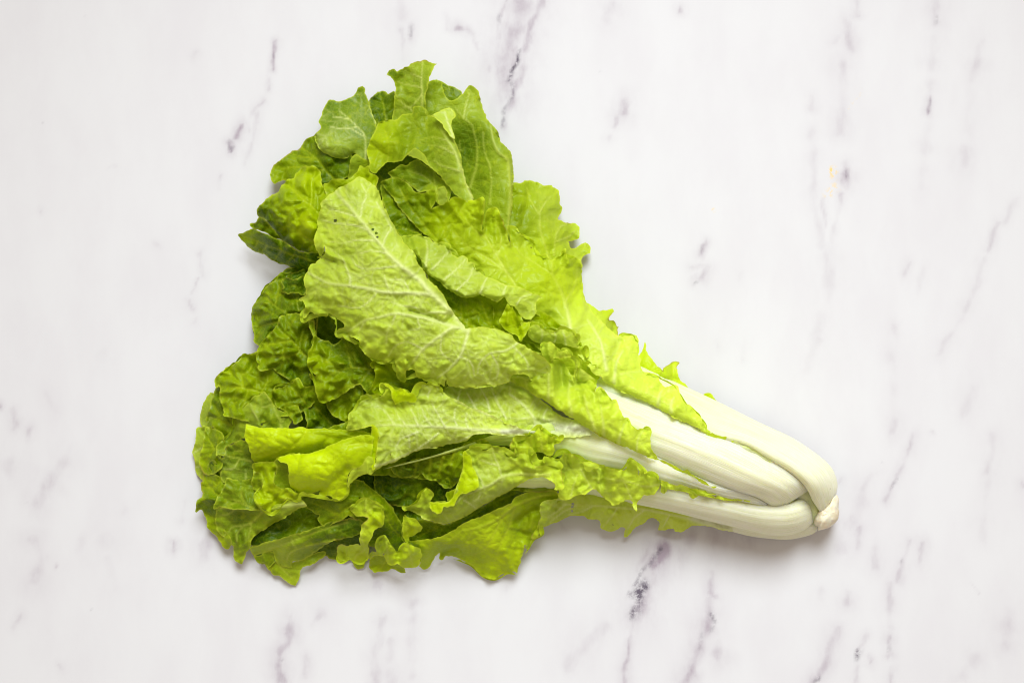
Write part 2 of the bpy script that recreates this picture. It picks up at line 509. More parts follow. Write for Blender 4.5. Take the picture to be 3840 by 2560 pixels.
def stalk(sheet, stations, parent, flute=0.05, nf=7.0, cap=True, green=None, K=44, M=90, expo=0.75):
    """a fleshy leaf stalk: stations (upper-edge x,y, lower-edge x,y, z of both edges, bulge, depth)"""
    _seed[0] += 7; seed = _seed[0]
    st = np.array(stations, float)
    a = cmxy(sheet, st[:, 0:2]); b = cmxy(sheet, st[:, 2:4])
    rows = np.concatenate([a, b, st[:, 4:]], 1)
    u = np.linspace(0, len(st) - 1, M)
    i = np.clip(u.astype(int), 0, len(st) - 2); t = (u - i)[:, None]
    p0 = rows[np.maximum(i - 1, 0)]; p1 = rows[i]; p2 = rows[i + 1]; p3 = rows[np.minimum(i + 2, len(st) - 1)]
    R = 0.5 * (2 * p1 + (p2 - p0) * t + (2 * p0 - 5 * p1 + 4 * p2 - p3) * t * t + (3 * p1 - p0 - 3 * p2 + p3) * t ** 3)
    tt = 0.5 - 0.5 * np.cos(np.linspace(0, math.pi, K))
    tb = tt[::-1][1:-1]
    top = (4 * tt * (1 - tt)) ** expo; bot = (4 * tb * (1 - tb)) ** 0.6
    V = []; AC = []; AL = []
    for r, uu in zip(R, u / (len(st) - 1)):
        A, B = r[0:2], r[2:4]; zA, zB, bu, th = r[4:8]
        fl = 0.5 * flute * (np.sin(tt * nf * 6.283 + 1.3 * noise(np.full(K, uu * 2.0), tt * 3, seed)) * 0.5 + noise(tt * nf * 1.7, np.full(K, uu * 1.2), seed + 1))
        fl *= smooth(0, 0.12, tt) * smooth(0, 0.12, 1 - tt)
        ztop = zA + (zB - zA) * tt + bu * top + fl
        zbot = zA + (zB - zA) * tb - th * bot
        xy = np.concatenate([A + (B - A) * tt[:, None], A + (B - A) * tb[:, None]])
        V.append(place(xy, np.maximum(np.concatenate([ztop, zbot]), 0.05)))
        AC.append(np.concatenate([tt, tb])); AL.append(np.full(len(xy), uu))
    n = 2 * K - 2
    V = np.concatenate(V); f = []
    for j in range(M - 1):
        for k in range(n):
            f.append([j * n + k, j * n + (k + 1) % n, (j + 1) * n + (k + 1) % n, (j + 1) * n + k])
    for j in (0, M - 1):
        c = V[j * n:(j + 1) * n].mean(0)
        V = np.concatenate([V, c[None]]); ci = len(V) - 1
        for k in range(n): f.append([j * n + k, j * n + (k + 1) % n, ci])
        AC.append(np.array([0.5])); AL.append(np.array([float(j > 0)]))
    al = np.concatenate(AL); ac = np.concatenate(AC)
    g0, g1 = green or (0.75, 1.3)
    gr = smooth(g0, g1, al)
    return mesh_object('stalk', V, f, dict(along=al * 3 + seed, across=ac, green=gr), STALK, parent)

def ruffle(sheet, line, w, parent, side=1, lam=1.2, th0=72, amp=62, tone=.25, pale=.3):
    """a thin frilled margin standing along a leaf's edge: its free rim swings out and in as it runs along"""
    _seed[0] += 7; seed = _seed[0]
    L = np.array(line, float)
    P3 = np.concatenate([cmxy(sheet, L[:, :2]), L[:, 2:3]], 1)
    P3 = spline(P3, 0.075, False)
    for _ in range(3): P3[1:-1] = 0.25 * P3[:-2] + 0.5 * P3[1:-1] + 0.25 * P3[2:]
    T = np.gradient(P3[:, :2], axis=0); T /= np.linalg.norm(T, axis=1)[:, None] + 1e-9
    for _ in range(12): T[1:-1] = (T[:-2] + T[1:-1] + T[2:]) / 3
    T /= np.linalg.norm(T, axis=1)[:, None] + 1e-9
    N = side * np.stack([T[:, 1], -T[:, 0]], 1)
    s = np.cumsum(np.linalg.norm(np.diff(P3[:, :2], axis=0, prepend=P3[:1, :2]), axis=1)); tot = s[-1]
    ph = 2 * math.pi * s / lam + 2.2 * noise(s / lam * 0.55, s * 0, seed)
    th = np.radians(th0 + amp * np.sin(ph) * (0.75 + 0.45 * noise(s / lam * 0.8, s * 0, seed + 1)) + 18 * noise(s * 2.3, s * 0, seed + 2))
    lean = 0.55 * np.cos(ph)                         # the rim also slides along the edge, so folds overlap
    ww = w * (0.75 + 0.45 * noise(s * 1.1, s * 0, seed + 3) + 0.18 * noise(s * 4.5, s * 0, seed + 4)) * smooth(0, 0.5, s) * smooth(0, 0.5, tot - s)
    ww = np.maximum(ww, 0.02)
    n, m = len(P3), 9
    tt = np.linspace(0, 1, m)
    base = P3[:, :2] - N * 0.10; zb = P3[:, 2] - 0.05
    V = []; at = {k: [] for k in ('tone', 'pale', 'vein', 'white', 'rim')}
    for t in tt:
        a = np.where(np.abs(th) < 1e-3, 1e-3, th) * (0.35 + 0.65 * t)
        out = ww * t * np.sin(a) / a; up = ww * t * (1 - np.cos(a)) / a + 0.35 * ww * t * np.sin(a)
        xy = base + N * out[:, None] + T * (lean * ww * t * t)[:, None]
        z = np.maximum(zb + up + 0.02 * noise(s * 3, s * 0 + t * 3, seed + 6), 0.04)
        V.append(place(xy, z))
        vv = np.exp(-((s * 1.6 + 0.6 * noise(s, s * 0, seed + 5)) % 1.0 - 0.5) ** 2 / 0.006) * (1 - t) * 0.5
        for k, x in (('tone', np.full(n, tone) + 0.1 * (1 - t)), ('pale', np.full(n, pale)), ('vein', vv), ('white', np.zeros(n)), ('rim', np.full(n, float(t > 0.95)))): at[k].append(x)
    V = np.concatenate(V)
    j, i = np.meshgrid(np.arange(m - 1), np.arange(n - 1), indexing='ij')
    f = np.stack([j * n + i, j * n + i + 1, (j + 1) * n + i + 1, (j + 1) * n + i], -1).reshape(-1, 4)
    return mesh_object('frilled_edge', V, f, {k: np.concatenate(x) for k, x in at.items()}, LEAF, parent)

# ------------------------------------------------------------------ the marble top
# its natural markings, plus one broad mauve band below the stalks: (sheet, line, half-width cm, strength)
HALO = [
 ('TB', '1080,0 1045,130 1040,260', .11, .5), ('TB', '1330,0 1240,220 1190,480 1130,620 1060,860', .2, .62),
 ('TB', '1200,-40 1130,250 1090,420 1090,640', .62, .5), ('TB', '980,470 1030,380 1030,520', .15, .32), ('TB', '360,0 385,110', .3, .25),
 ('TB', '430,150 430,250', .12, .55), ('TB', '370,200 380,400', .12, .3), ('TB', '690,120 690,200', .1, .38), ('TB', '740,180 840,225', .15, .6),
 ('TB', '850,260 900,340', .12, .25), ('TB', '1800,50 1760,130', .3, .25), ('TB', '2260,66 2262,76', .12, .4), ('TB', '1890,700 1875,770', .25, .5),
 ('TB', '1830,800 1820,850', .12, .35), ('TB', '1790,930 1770,950', .12, .25), ('TB', '1100,640 1060,860', .2, .5),
 ('TA', '1250,190 1238,260 1235,320', .08, .65), ('TA', '1220,350 1215,410', .08, .55), ('TA', '1190,460 1150,500 1120,590', .11, .32),
 ('TA', '1160,520 1150,600 1120,690 1110,740', .11, .32), ('TA', '1092,565 1068,625', .13, .65), ('TA', '1045,640 1048,672', .16, .8), ('TA', '884,240 874,262', .1, .22),
 ('TA', '905,1150 922,1250', .1, .25), ('TA', '855,1370 868,1392', .09, .45), ('TA', '882,1435 876,1462', .09, .5), ('TA', '1005,780 985,850', .035, .28),
 ('TA', '900,1260 870,1330', .05, .25), ('TA', '490,770 530,757', .03, .25), ('TA', '710,1105 714,1112', .1, .2), ('TA', '180,940 190,950', .07, .2),
 ('TC', '810,-20 815,70', .12, .6), ('TC', '765,100 775,180 785,225', .22, .5), ('TC', '720,170 710,190', .12, .35), ('TC', '745,300 755,430 740,600', .28, .26),
 ('TC', '755,740 765,840', .2, .62), ('TC', '610,430 610,490', .14, .35), ('TC', '610,600 620,880 650,1110', .24, .2), ('TC', '660,900 670,1020', .1, .35),
 ('TC', '740,880 700,1090', .12, .32), ('TC', '690,1120 680,1380 610,1540', .35, .2), ('TC', '1165,-20 1175,110', .22, .42), ('TC', '1160,180 1140,470', .25, .25),
 ('TC', '1138,455 1135,510', .12, .65), ('TC', '1130,560 1110,850', .25, .15), ('TC', '1375,180 1340,360', .22, .28), ('TC', '1330,420 1300,740', .3, .2),
 ('TC', '1530,900 1480,1000', .14, .2), ('TC', '1450,1000 1410,1130', .12, .32), ('TC', '1390,1180 1320,1350 1250,1490 1200,1560', .15, .2),
 ('TC', '135,1085 100,1160', .1, .55), ('TC', '70,1215 135,1210 100,1262', .16, .55), ('TC', '1050,1190 1030,1250', .12, .28), ('TC', '1110,1220 1080,1320', .18, .22),
 ('TC', '985,1470 980,1500', .14, .25), ('TC', '290,1235 285,1262', .12, .22), ('TC', '8,45 14,50', .12, .4), ('TC', '1200,0 1195,12', .1, .4),
 ('TD', '150,1070 150,1160 180,1180', .15, .6), ('TD', '150,1200 140,1260 110,1360 90,1440 40,1560', .26, .75), ('TD', '180,1390 180,1440', .3, .42),
 ('TD', '830,740 770,890 740,960', .4, .33), ('TD', '830,870 815,950', .14, .4), ('TD', '1070,450 990,640 930,750', .12, .42), ('TD', '985,380 975,430', .2, .38),
 ('TD', '720,1330 690,1420 670,1490 610,1570', .2, .5), ('TD', '860,1450 875,1475', .12, .5), ('TD', '820,1490 800,1570', .13, .35), ('TD', '850,1350 815,1440', .12, .2),
 ('TD', '960,1360 960,1440', .12, .6), ('TD', '970,1500 965,1560', .12, .38), ('TD', '1050,930 1020,1020 1000,1110', .12, .55), ('TD', '1110,930 1100,1010', .16, .5),
 ('TD', '885,960 895,1040', .2, .35), ('TD', '770,1150 770,1210', .2, .38), ('TD', '1415,560 1410,620', .15, .38), ('TD', '1430,450 1380,920', .22, .14),
 ('TD', '970,1120 960,1320', .15, .25), ('TD', '650,1150 640,1190', .2, .2), ('TD', '1500,1250 1480,1390', .35, .3), ('TD', '1350,1450 1290,1540', .3, .26),
 ('TD', '0,895 330,925', .5, .35), ('TD', '1220,10 1180,80', .14, .22), ('TD', '1145,435 1150,445', .06, .35), ('TD', '1330,1110 1370,1165', .03, .4),  # first entry: broad mauve band along the stalks' lower side
 ('TD', '890,620 840,700', .2, .25), ('TD', '1560,660 1568,680', .1, .3), ('TD', '300,20 290,110', .16, .14), ('TD', '180,30 190,50', .14, .16), ('TD', '735,665 745,650', .1, .4),
 ('TD', '640,10 585,150', .25, .14), ('TD', '960,80 985,330', .25, .14), ('TD', '1340,230 1300,340', .3, .14),
 ('TE', '2230,-60 2200,60 2170,170 2110,260', .42, .85), ('TE', '2130,60 2000,290', .2, .38), ('TE', '1970,600 1950,700 1930,880 1930,1010', .12, .6),
 ('TE', '2110,250 2050,450 1990,580', .45, .55), ('TE', '1800,650 1700,740 1560,900', .35, .24), ('TE', '2330,860 2290,1010', .2, .5), ('TE', '375,300 370,400', .2, .42),
 ('TE', '590,490 595,570', .2, .45), ('TE', '580,600 580,960', .25, .22), ('TE', '400,600 380,740 340,830 345,1000', .2, .34), ('TE', '440,740 430,860', .2, .22),
 ('TE', '445,950 450,990', .3, .38), ('TE', '1530,0 1540,40', .12, .32), ('TE', '1195,410 1185,435', .1, .25), ('TE', '5,555 20,575', .2, .35),
 ('TF', '-10,305 8,318', .08, .55), ('TF', '60,340 70,410', .15, .32), ('TF', '130,430 125,450', .15, .38), ('TF', '290,570 220,660 170,750', .35, .33),
 ('TF', '40,580 40,600', .5, .2), ('TF', '150,920 190,1000 150,1100', .3, .33), ('TF', '90,1270 70,1310', .16, .33), ('TF', '785,930 785,970', .12, .48),
 ('TF', '830,740 820,830', .12, .25), ('TF', '935,930 915,1000', .3, .34), ('TF', '490,1000 520,1140', .2, .2), ('TF', '1310,1280 1300,1380 1260,1430 1275,1570', .22, .5),
 ('TF', '1450,1250 1410,1300', .15, .33), ('TF', '1390,1450 1375,1540', .16, .28), ('TF', '275,1490 285,1510', .1, .3), ('TF', '580,780 570,800', .2, .18),
 ('TF', '450,880 480,920', .5, .13), ('TF', '210,260 250,330', .2, .12), ('TF', '470,80 455,95', .3, .13), ('TF', '370,920 350,960', .25, .13), ('TF', '255,1030 252,1036', .05, .35),
]
CORE = [
 ('TB', '1180,340 1150,440 1100,550', .075, .95), ('TB', '1115,560 1125,620 1095,690 1060,780 1050,860', .09, .7), ('TB', '1042,100 1040,170', .1, .45), ('TB', '432,170 428,230', .09, .4),
 ('TB', '1714,484 1717,486', .05, .8), ('TA', '1044,640 1050,668', .12, .85), ('TA', '1240,240 1236,268', .05, .4), ('TC', '760,770 763,800', .08, .5), ('TC', '1176,80 1174,110', .09, .35),
 ('TC', '1140,465 1136,500', .08, .5), ('TC', '87,1281 89,1285', .07, 1.2), ('TC', '122,1110 106,1150', .05, .4), ('TD', '150,1260 165,1290 150,1320', .14, .7), ('TD', '110,1350 95,1420', .1, .4),
 ('TD', '820,1432 815,1455', .18, .75), ('TD', '640,1548 625,1566', .14, .5), ('TD', '1020,1016 1021,1020', .08, 1.1), ('TD', '960,1370 960,1420', .06, .4), ('TD', '995,640 965,690', .06, .4),
 ('TE', '2160,170 2100,230 2040,310 1980,390', .14, 1.0), ('TE', '2050,390 2000,430 2010,480 1975,570', .24, 1.2), ('TE', '1945,445 1965,460', .12, .9), ('TE', '1990,560 1965,600', .08, .6),
 ('TF', '1275,1456 1277,1460', .07, .9), ('TD', '652,402 654,404', .04, .8), ('TD', '919,565 920,567', .05, .6), ('TF', '409,1227 410,1229', .04, .7), ('TF', '124,754 125,756', .04, .6),
 ('TA', '205,558 207,560', .04, .6), ('TA', '409,434 410,436', .035, .7), ('TA', '162,1186 164,1188', .04, .5), ('TA', '382,78 384,80', .04, .5), ('TF', '1352,1076 1364,1084', .025, .9),
]
TAN = [('TC', '705,768 716,820 708,850 682,885', .15, 1.0), ('TC', '690,856 736,856', .12, 1.0), ('TC', '168,954 174,955', .06, .8), ('TC', '845,405 820,440 780,490', .06, .25)]

def build_table():
    fx = np.arange(-31, 31.001, 0.13); fy = np.arange(-21, 21.001, 0.13)
    xs = np.concatenate([np.linspace(-85, -32, 8), fx, np.linspace(32, 85, 8)])
    ys = np.concatenate([np.linspace(-60, -22, 7), fy, np.linspace(22, 60, 7)])
    X, Y = np.meshgrid(xs, ys)
    p = np.stack([X.ravel(), Y.ravel()], 1)
    w = p + 0.22 * np.stack([fbm(p[:, 0] / .55, p[:, 1] / .8, 3, 4), fbm(p[:, 0] / .55, p[:, 1] / .8, 4, 4)], 1)
    def field(lst, grow=1.0):
        out = np.zeros(len(p))
        for sh, line, wd, s in lst:
            L = cmxy(sh, pts(line)); L = spline(L, 0.3, False)
            lo = L.min(0) - 7 * wd - .3; hi = L.max(0) + 7 * wd + .3
            m = np.nonzero(((w > lo) & (w < hi)).all(1))[0]
            if not len(m): continue
            d, ar, tl = seg_dist(w[m], L)
            wd = wd * grow
            g = np.exp(-(d / wd) ** 2) * s * (0.8 + 0.5 * noise(ar * 1.4, ar * 0, int(tl * 97)))
            out[m] = np.maximum(out[m], g)
        return out
    h, c, t = np.maximum(0.95 * field(HALO, 1.3), 0.38 * field(HALO, 3.2)), field(CORE), field(TAN)
    nx, ny = len(xs), len(ys)
    idx = np.arange(nx * ny).reshape(ny, nx)
    f = np.stack([idx[:-1, :-1], idx[:-1, 1:], idx[1:, 1:], idx[1:, :-1]], -1).reshape(-1, 4)
    ring = np.concatenate([idx[0, :-1], idx[:-1, -1], idx[-1, :0:-1], idx[:0:-1, 0]])
    v = np.concatenate([np.concatenate([p, np.zeros((len(p), 1))], 1), np.concatenate([p[ring], np.full((len(ring), 1), -2.0)], 1)]) / 100
    k = len(p); n = len(ring); j = np.arange(n)
    side = np.stack([ring[j], k + j, k + (j + 1) % n, ring[(j + 1) % n]], 1)
    f = f.tolist() + side.tolist() + [list(range(k + n - 1, k - 1, -1))]
    ext = lambda a: np.concatenate([a, np.zeros(n)])
    o = mesh_object('marble_table_top', v, f, dict(halo=ext(h), core=ext(c), tan=ext(t)), MARBLE)
    o['kind'] = 'structure'
    for pl in list(o.data.polygons)[-(n + 1):]: pl.use_smooth = False
    return o
build_table()

# ------------------------------------------------------------------ the lettuce
head = bpy.data.objects.new('lettuce', None)
sc.collection.objects.link(head)
head.location = (0, 0, 0)
head['label'] = 'large head of bright green leafy lettuce with white stalks lying on pale marble'
head['category'] = 'lettuce'

# ---- leaves at the top of the head
leaf([patch('B', '690,215 735,232 790,250 850,292 830,380 700,400', [(735, 232, .9), (850, 295, 1.0), (700, 390, 1.2), (800, 380, 1.2)], tone=.75, cr=.5)], head)
leaf([patch('A', '985,350 1020,310 1060,285 1100,280 1130,300 1175,288 1190,500 1040,530 1000,430',
     [(1060, 285, .6), (1175, 300, .8), (1000, 400, 1.0), (1100, 420, 1.1), (1150, 500, 1.2)], veins=[('1110,500 1100,400 1070,310', .7, -.3)], tone=.85, cr=1.0)], head)
leaf([patch('B', '560,330 590,215 650,200 700,208 708,250 735,330 770,345 850,300 905,238 945,255 970,285 985,350 1005,420 1040,490 1080,540 1110,580 1135,650 1180,690 1215,745 1225,880 1225,940 1215,1100 1202,1275 1180,1400 950,1250 800,900 600,500',
     [(600, 250, 1.5), (690, 215, 1.4), (740, 340, 1.3), (905, 245, 1.7), (985, 370, 1.7), (860, 480, 1.9), (880, 680, 1.3), (880, 900, 1.2), (960, 700, 1.7), (1080, 560, 2.2), (1080, 850, 2.5), (1130, 700, 2.5), (1205, 800, 2.3), (1200, 1100, 2.8), (1195, 1270, 3.0), (1040, 1100, 2.4), (900, 1050, 1.5), (640, 420, 1.5)],
     veins=[('905,990 950,850 955,680 920,540 860,480 800,400', 1.1, .6), ('1195,1275 1205,1100 1200,900 1180,790 1110,720 1075,640 1060,530', 1.9, 1.2), ('1050,1110 1065,950 1045,820', .8, .5), ('860,480 880,380 900,300', .6, .4), ('1060,850 1010,700 1000,580', .5, .4), ('830,760 835,640', .6, .4)],
     tone=[(600, 300, 0.57), (900, 300, 0.47), (880, 700, 0.82), (1080, 800, 0.67), (1190, 800, 0.42), (1100, 1200, 0.47)], pale=[(600, 250, .35), (900, 300, .45), (1100, 600, .45), (880, 700, .15), (1080, 1000, .25)],  # deepest tone paints the shade in the leaf's central valley
     cr=.35, und=.8, ruf=.7, roll=[('985,350 1080,540 1135,650 1215,745 1225,900 1205,1275', .5, .6)])], head, 'leaf with a pale rib along its right edge')
leaf([patch('B', '300,160 315,128 350,118 375,135 430,100 480,80 530,62 580,53 620,70 668,77 640,110 612,170 600,215 590,260 580,330 582,400 600,470 480,540 340,500 348,380 352,290 358,220 345,190 325,170',
     [(315, 140, 2.4), (430, 105, 2.2), (580, 58, 2.6), (660, 78, 2.8), (610, 180, 2.7), (550, 200, 2.5), (450, 200, 1.9), (360, 250, 2.0), (400, 400, 1.9), (550, 390, 2.5), (480, 500, 2.0)],
     veins=[('555,400 552,200 560,65', 1.1, .7), ('553,300 480,390 420,400', .5, .4), ('552,250 430,230 380,210', .5, .4), ('552,180 470,150', .5, .4), ('480,420 400,360 355,290', .6, .4)],
     tone=[(330, 140, 0.82), (450, 250, 0.62), (600, 100, 0.47), (480, 450, 0.57)], pale=[(560, 200, .5), (400, 300, .25), (450, 450, .4)], cr=.6, ruf=.9)], head)
leaf([patch('A', '265,880 285,825 330,790 385,755 425,720 470,715 492,680 525,635 600,592 720,640 860,740 880,850 760,960 680,1000 450,950 360,940 325,948 292,962 272,930',
     [(270, 900, .9), (430, 720, 1.0), (600, 595, 1.2), (500, 780, 1.6), (700, 900, 2.1), (800, 760, 1.9), (330, 940, 1.1), (660, 980, 1.8), (620, 760, 1.7)],
     veins=[('735,930 660,850 600,770 510,700', 1.0, -.5), ('660,850 560,860 450,830 350,850', .6, -.3), ('600,770 500,760 430,740', .5, -.3)], tone=[(280, 880, 0.57), (600, 620, 0.72), (700, 850, 0.87), (450, 800, 0.67)], cr=.9, ruf=1.2)], head)
leaf([patch('A', '595,600 632,545 618,510 640,430 670,390 690,345 720,335 760,348 820,345 860,320 895,285 910,255 940,245 960,265 965,310 985,360 1010,430 1035,520 1030,640 990,720 975,800 940,795 900,748 870,735 820,765 770,775 700,760 640,720 605,660',
     [(690, 345, 1.2), (760, 350, 1.3), (940, 250, 1.4), (830, 480, 2.1), (620, 590, 2.2), (700, 640, 2.6), (820, 660, 2.6), (960, 600, 2.2), (1030, 520, 1.8), (960, 780, 2.4), (990, 400, 1.6)],
     veins=[('960,790 965,680 950,600 900,540 840,480 770,420', .9, .5), ('1035,510 1000,390', .7, .4), ('900,540 800,560 700,540', .5, .3), ('950,610 860,560', .5, .3), ('840,480 720,470', .5, .3)],
     folds=[('610,610 640,660 700,682 780,680 860,710', .5, 1.6)],
     roll=[('595,600 605,660 640,720 700,760 770,775 820,765 870,735', .8, .6)], tone=[(700, 450, 0.84), (900, 350, 0.82), (820, 700, 0.57), (640, 680, 0.47), (950, 600, 0.82)], pale=[(700, 450, .6), (900, 400, .55), (820, 700, .9), (640, 680, .9), (960, 650, .5)], cr=.5, und=.9, ruf=.6)],
     head, 'dull grey-green leaf showing its folded underside')
leaf([patch('A', '835,925 838,860 860,770 890,745 930,775 995,800 990,880 930,890 890,930',
     [(838, 860, 2.4), (890, 748, 2.7), (990, 810, 2.4), (870, 900, 2.2), (930, 840, 2.3)], tone=.45, pale=[(860, 800, .5), (960, 840, .1)], cr=.5, ruf=.8)], head)
# centre curled leaf with its own folded-back strips
leaf([patch('B', '150,720 165,670 190,600 230,520 260,500 330,490 370,480 410,445 480,440 487,400 520,388 560,390 582,412 592,452 625,455 650,438 690,422 730,410 770,408 802,455 772,500 764,540 790,620 830,730 855,850 880,950 932,1075 900,1100 800,1030 700,920 640,860 560,790 470,735 420,790 360,800 300,800 240,850 212,882 175,870 165,800',
     [(200, 860, 3.5), (160, 720, 2.9), (230, 530, 2.5), (400, 470, 2.5), (520, 395, 2.5), (300, 650, 3.7), (400, 640, 2.9), (380, 780, 2.9), (480, 640, 3.1), (560, 560, 2.9), (650, 600, 3.4), (720, 600, 3.9), (770, 450, 3.3), (800, 720, 4.2), (850, 900, 4.4), (920, 1060, 4.5), (640, 830, 3.4), (780, 960, 3.9), (480, 720, 3.3)],
     veins=[('930,1075 890,970 850,860 800,740 740,640 690,545', 1.7, .9), ('840,868 700,830 640,790', .9, .6), ('790,740 690,690 600,680', .6, .4), ('740,640 640,620 540,640', .5, .4), ('300,800 310,680 280,560', .6, .3), ('720,600 730,500 700,440', .5, .4), ('850,860 860,760 815,650', .6, .3)],
     folds=[('360,800 385,720 370,620 330,560', 1.6, 2.8), ('470,600 450,700', -1.5, 3)], roll=[('772,500 764,540 790,620 830,730 855,850 880,950 932,1075', .42, .55), ('230,520 330,490 410,445 480,440', .5, .4)],
     tone=[(200, 700, 0.30), (300, 560, 0.37), (350, 760, 0.47), (450, 600, 0.62), (600, 700, 0.67), (750, 600, 0.47), (850, 900, 0.47), (600, 420, 0.57)], pale=[(250, 650, .0), (600, 650, .1), (780, 700, .6), (850, 950, .6), (700, 900, .35)], cr=.45, und=1.2, ruf=.9),
  patch('B', '625,452 690,422 730,410 770,406 804,455 774,500 766,540 795,625 760,610 720,560 680,500', [(625, 455, 3.6), (690, 420, 3.5), (770, 410, 3.6), (800, 455, 3.4), (770, 540, 4.0), (720, 540, 4.1), (785, 615, 4.2)], veins=[('790,620 745,520 720,430', .7, .5)], tone=.3, pale=.9, cr=.5, ruf=.5),
  patch('B', '450,742 490,692 520,700 580,750 615,835 560,800 480,760', [(450, 742, 3.6), (490, 692, 3.7), (600, 820, 3.8), (560, 770, 3.95), (480, 755, 3.5)], tone=.35, pale=.7, cr=.3, ruf=.4)], head)
leaf([patch('B', '300,880 330,860 400,825 440,820 470,800 540,790 650,870 720,940 770,940 760,1070 700,1130 640,1060 590,1020 560,1020 520,1010 480,980 430,940 370,925 340,915',
     [(310, 880, 3.1), (440, 822, 3.0), (560, 920, 2.5), (660, 960, 2.9), (740, 960, 3.1), (700, 1110, 3.3), (480, 970, 2.7), (540, 800, 2.6), (380, 900, 2.8)],
     veins=[('665,1020 650,960 640,870', .8, .5), ('660,980 560,900 450,860', .7, -.4)], folds=[('430,830 480,900 590,940', 1.3, 2)], tone=[(320, 880, 0.72), (500, 930, 0.72), (700, 1000, 0.52)], pale=.15, cr=.6, ruf=.9)], head)
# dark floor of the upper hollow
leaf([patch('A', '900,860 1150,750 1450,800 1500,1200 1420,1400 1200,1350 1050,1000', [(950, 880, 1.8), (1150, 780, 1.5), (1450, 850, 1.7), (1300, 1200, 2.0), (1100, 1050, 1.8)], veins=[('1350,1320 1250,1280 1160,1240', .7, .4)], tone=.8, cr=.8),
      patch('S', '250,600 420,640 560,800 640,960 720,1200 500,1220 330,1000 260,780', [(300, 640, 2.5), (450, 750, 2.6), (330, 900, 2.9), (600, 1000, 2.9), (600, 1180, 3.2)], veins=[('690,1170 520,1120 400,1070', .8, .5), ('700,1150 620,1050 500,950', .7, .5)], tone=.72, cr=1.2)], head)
# right-hand back leaf
leaf([patch('C', '830,165 880,170 915,155 945,148 1000,165 1060,180 1110,183 1150,205 1170,240 1175,310 1190,350 1185,390 1160,430 1190,455 1240,462 1275,460 1310,490 1325,540 1310,580 1260,595 1235,602 1255,640 1290,645 1330,620 1370,612 1395,640 1405,690 1360,700 1335,730 1320,820 1100,820 950,720 800,560 790,440 800,300',
     [(840, 170, 1.9), (945, 150, 1.2), (1110, 185, .9), (1180, 370, .9), (1310, 540, .8), (1245, 600, 1.2), (1395, 670, .6), (900, 400, 2.2), (1030, 400, 2.1), (1100, 300, 1.5), (1100, 650, 2.3), (1200, 560, 1.6), (1280, 760, 1.8)],
     veins=[('1110,730 1070,640 1030,520 1030,390 1050,340 1100,270', 1.0, .6), ('1135,700 1140,580 1170,500 1230,470', .8, .5), ('1030,400 960,300 930,200', .6, .4), ('1140,600 1240,560 1290,520', .6, .4)],
     folds=[('920,180 900,300 860,420', 1.2, 2.2)], tone=[(860, 400, .55), (1000, 300, .4), (1120, 250, .3), (1250, 520, .3), (1100, 650, .28), (1380, 650, .25)], pale=[(870, 350, .0), (1120, 350, .45), (1250, 520, .4), (1380, 650, .4), (1050, 650, .15)], cr=.5, ruf=1.3)], head)
leaf([patch('J', '900,-60 1000,-10 1085,45 1150,42 1200,35 1242,22 1262,60 1225,110 1212,155 1255,165 1285,195 1300,232 1328,238 1308,285 1318,330 1290,350 1180,380 1050,250 950,100',
     [(1000, 0, 2.0), (1242, 25, 1.6), (1220, 130, 2.0), (1290, 210, 1.6), (1318, 330, 1.8), (1120, 120, 2.3), (1150, 330, 2.6), (950, 100, 2.5)],
     folds=[('1220,170 1260,220 1250,300', -1.6, 1.5), ('1030,20 1060,120 1160,200', 1.2, 1.6)], tone=[(1150, 80, .12), (1250, 230, .2), (1100, 200, .1)], pale=[(1080, 150, .7), (1180, 60, .0), (1260, 200, .1), (1250, 300, .6)], cr=.5, ruf=1.2)], head)

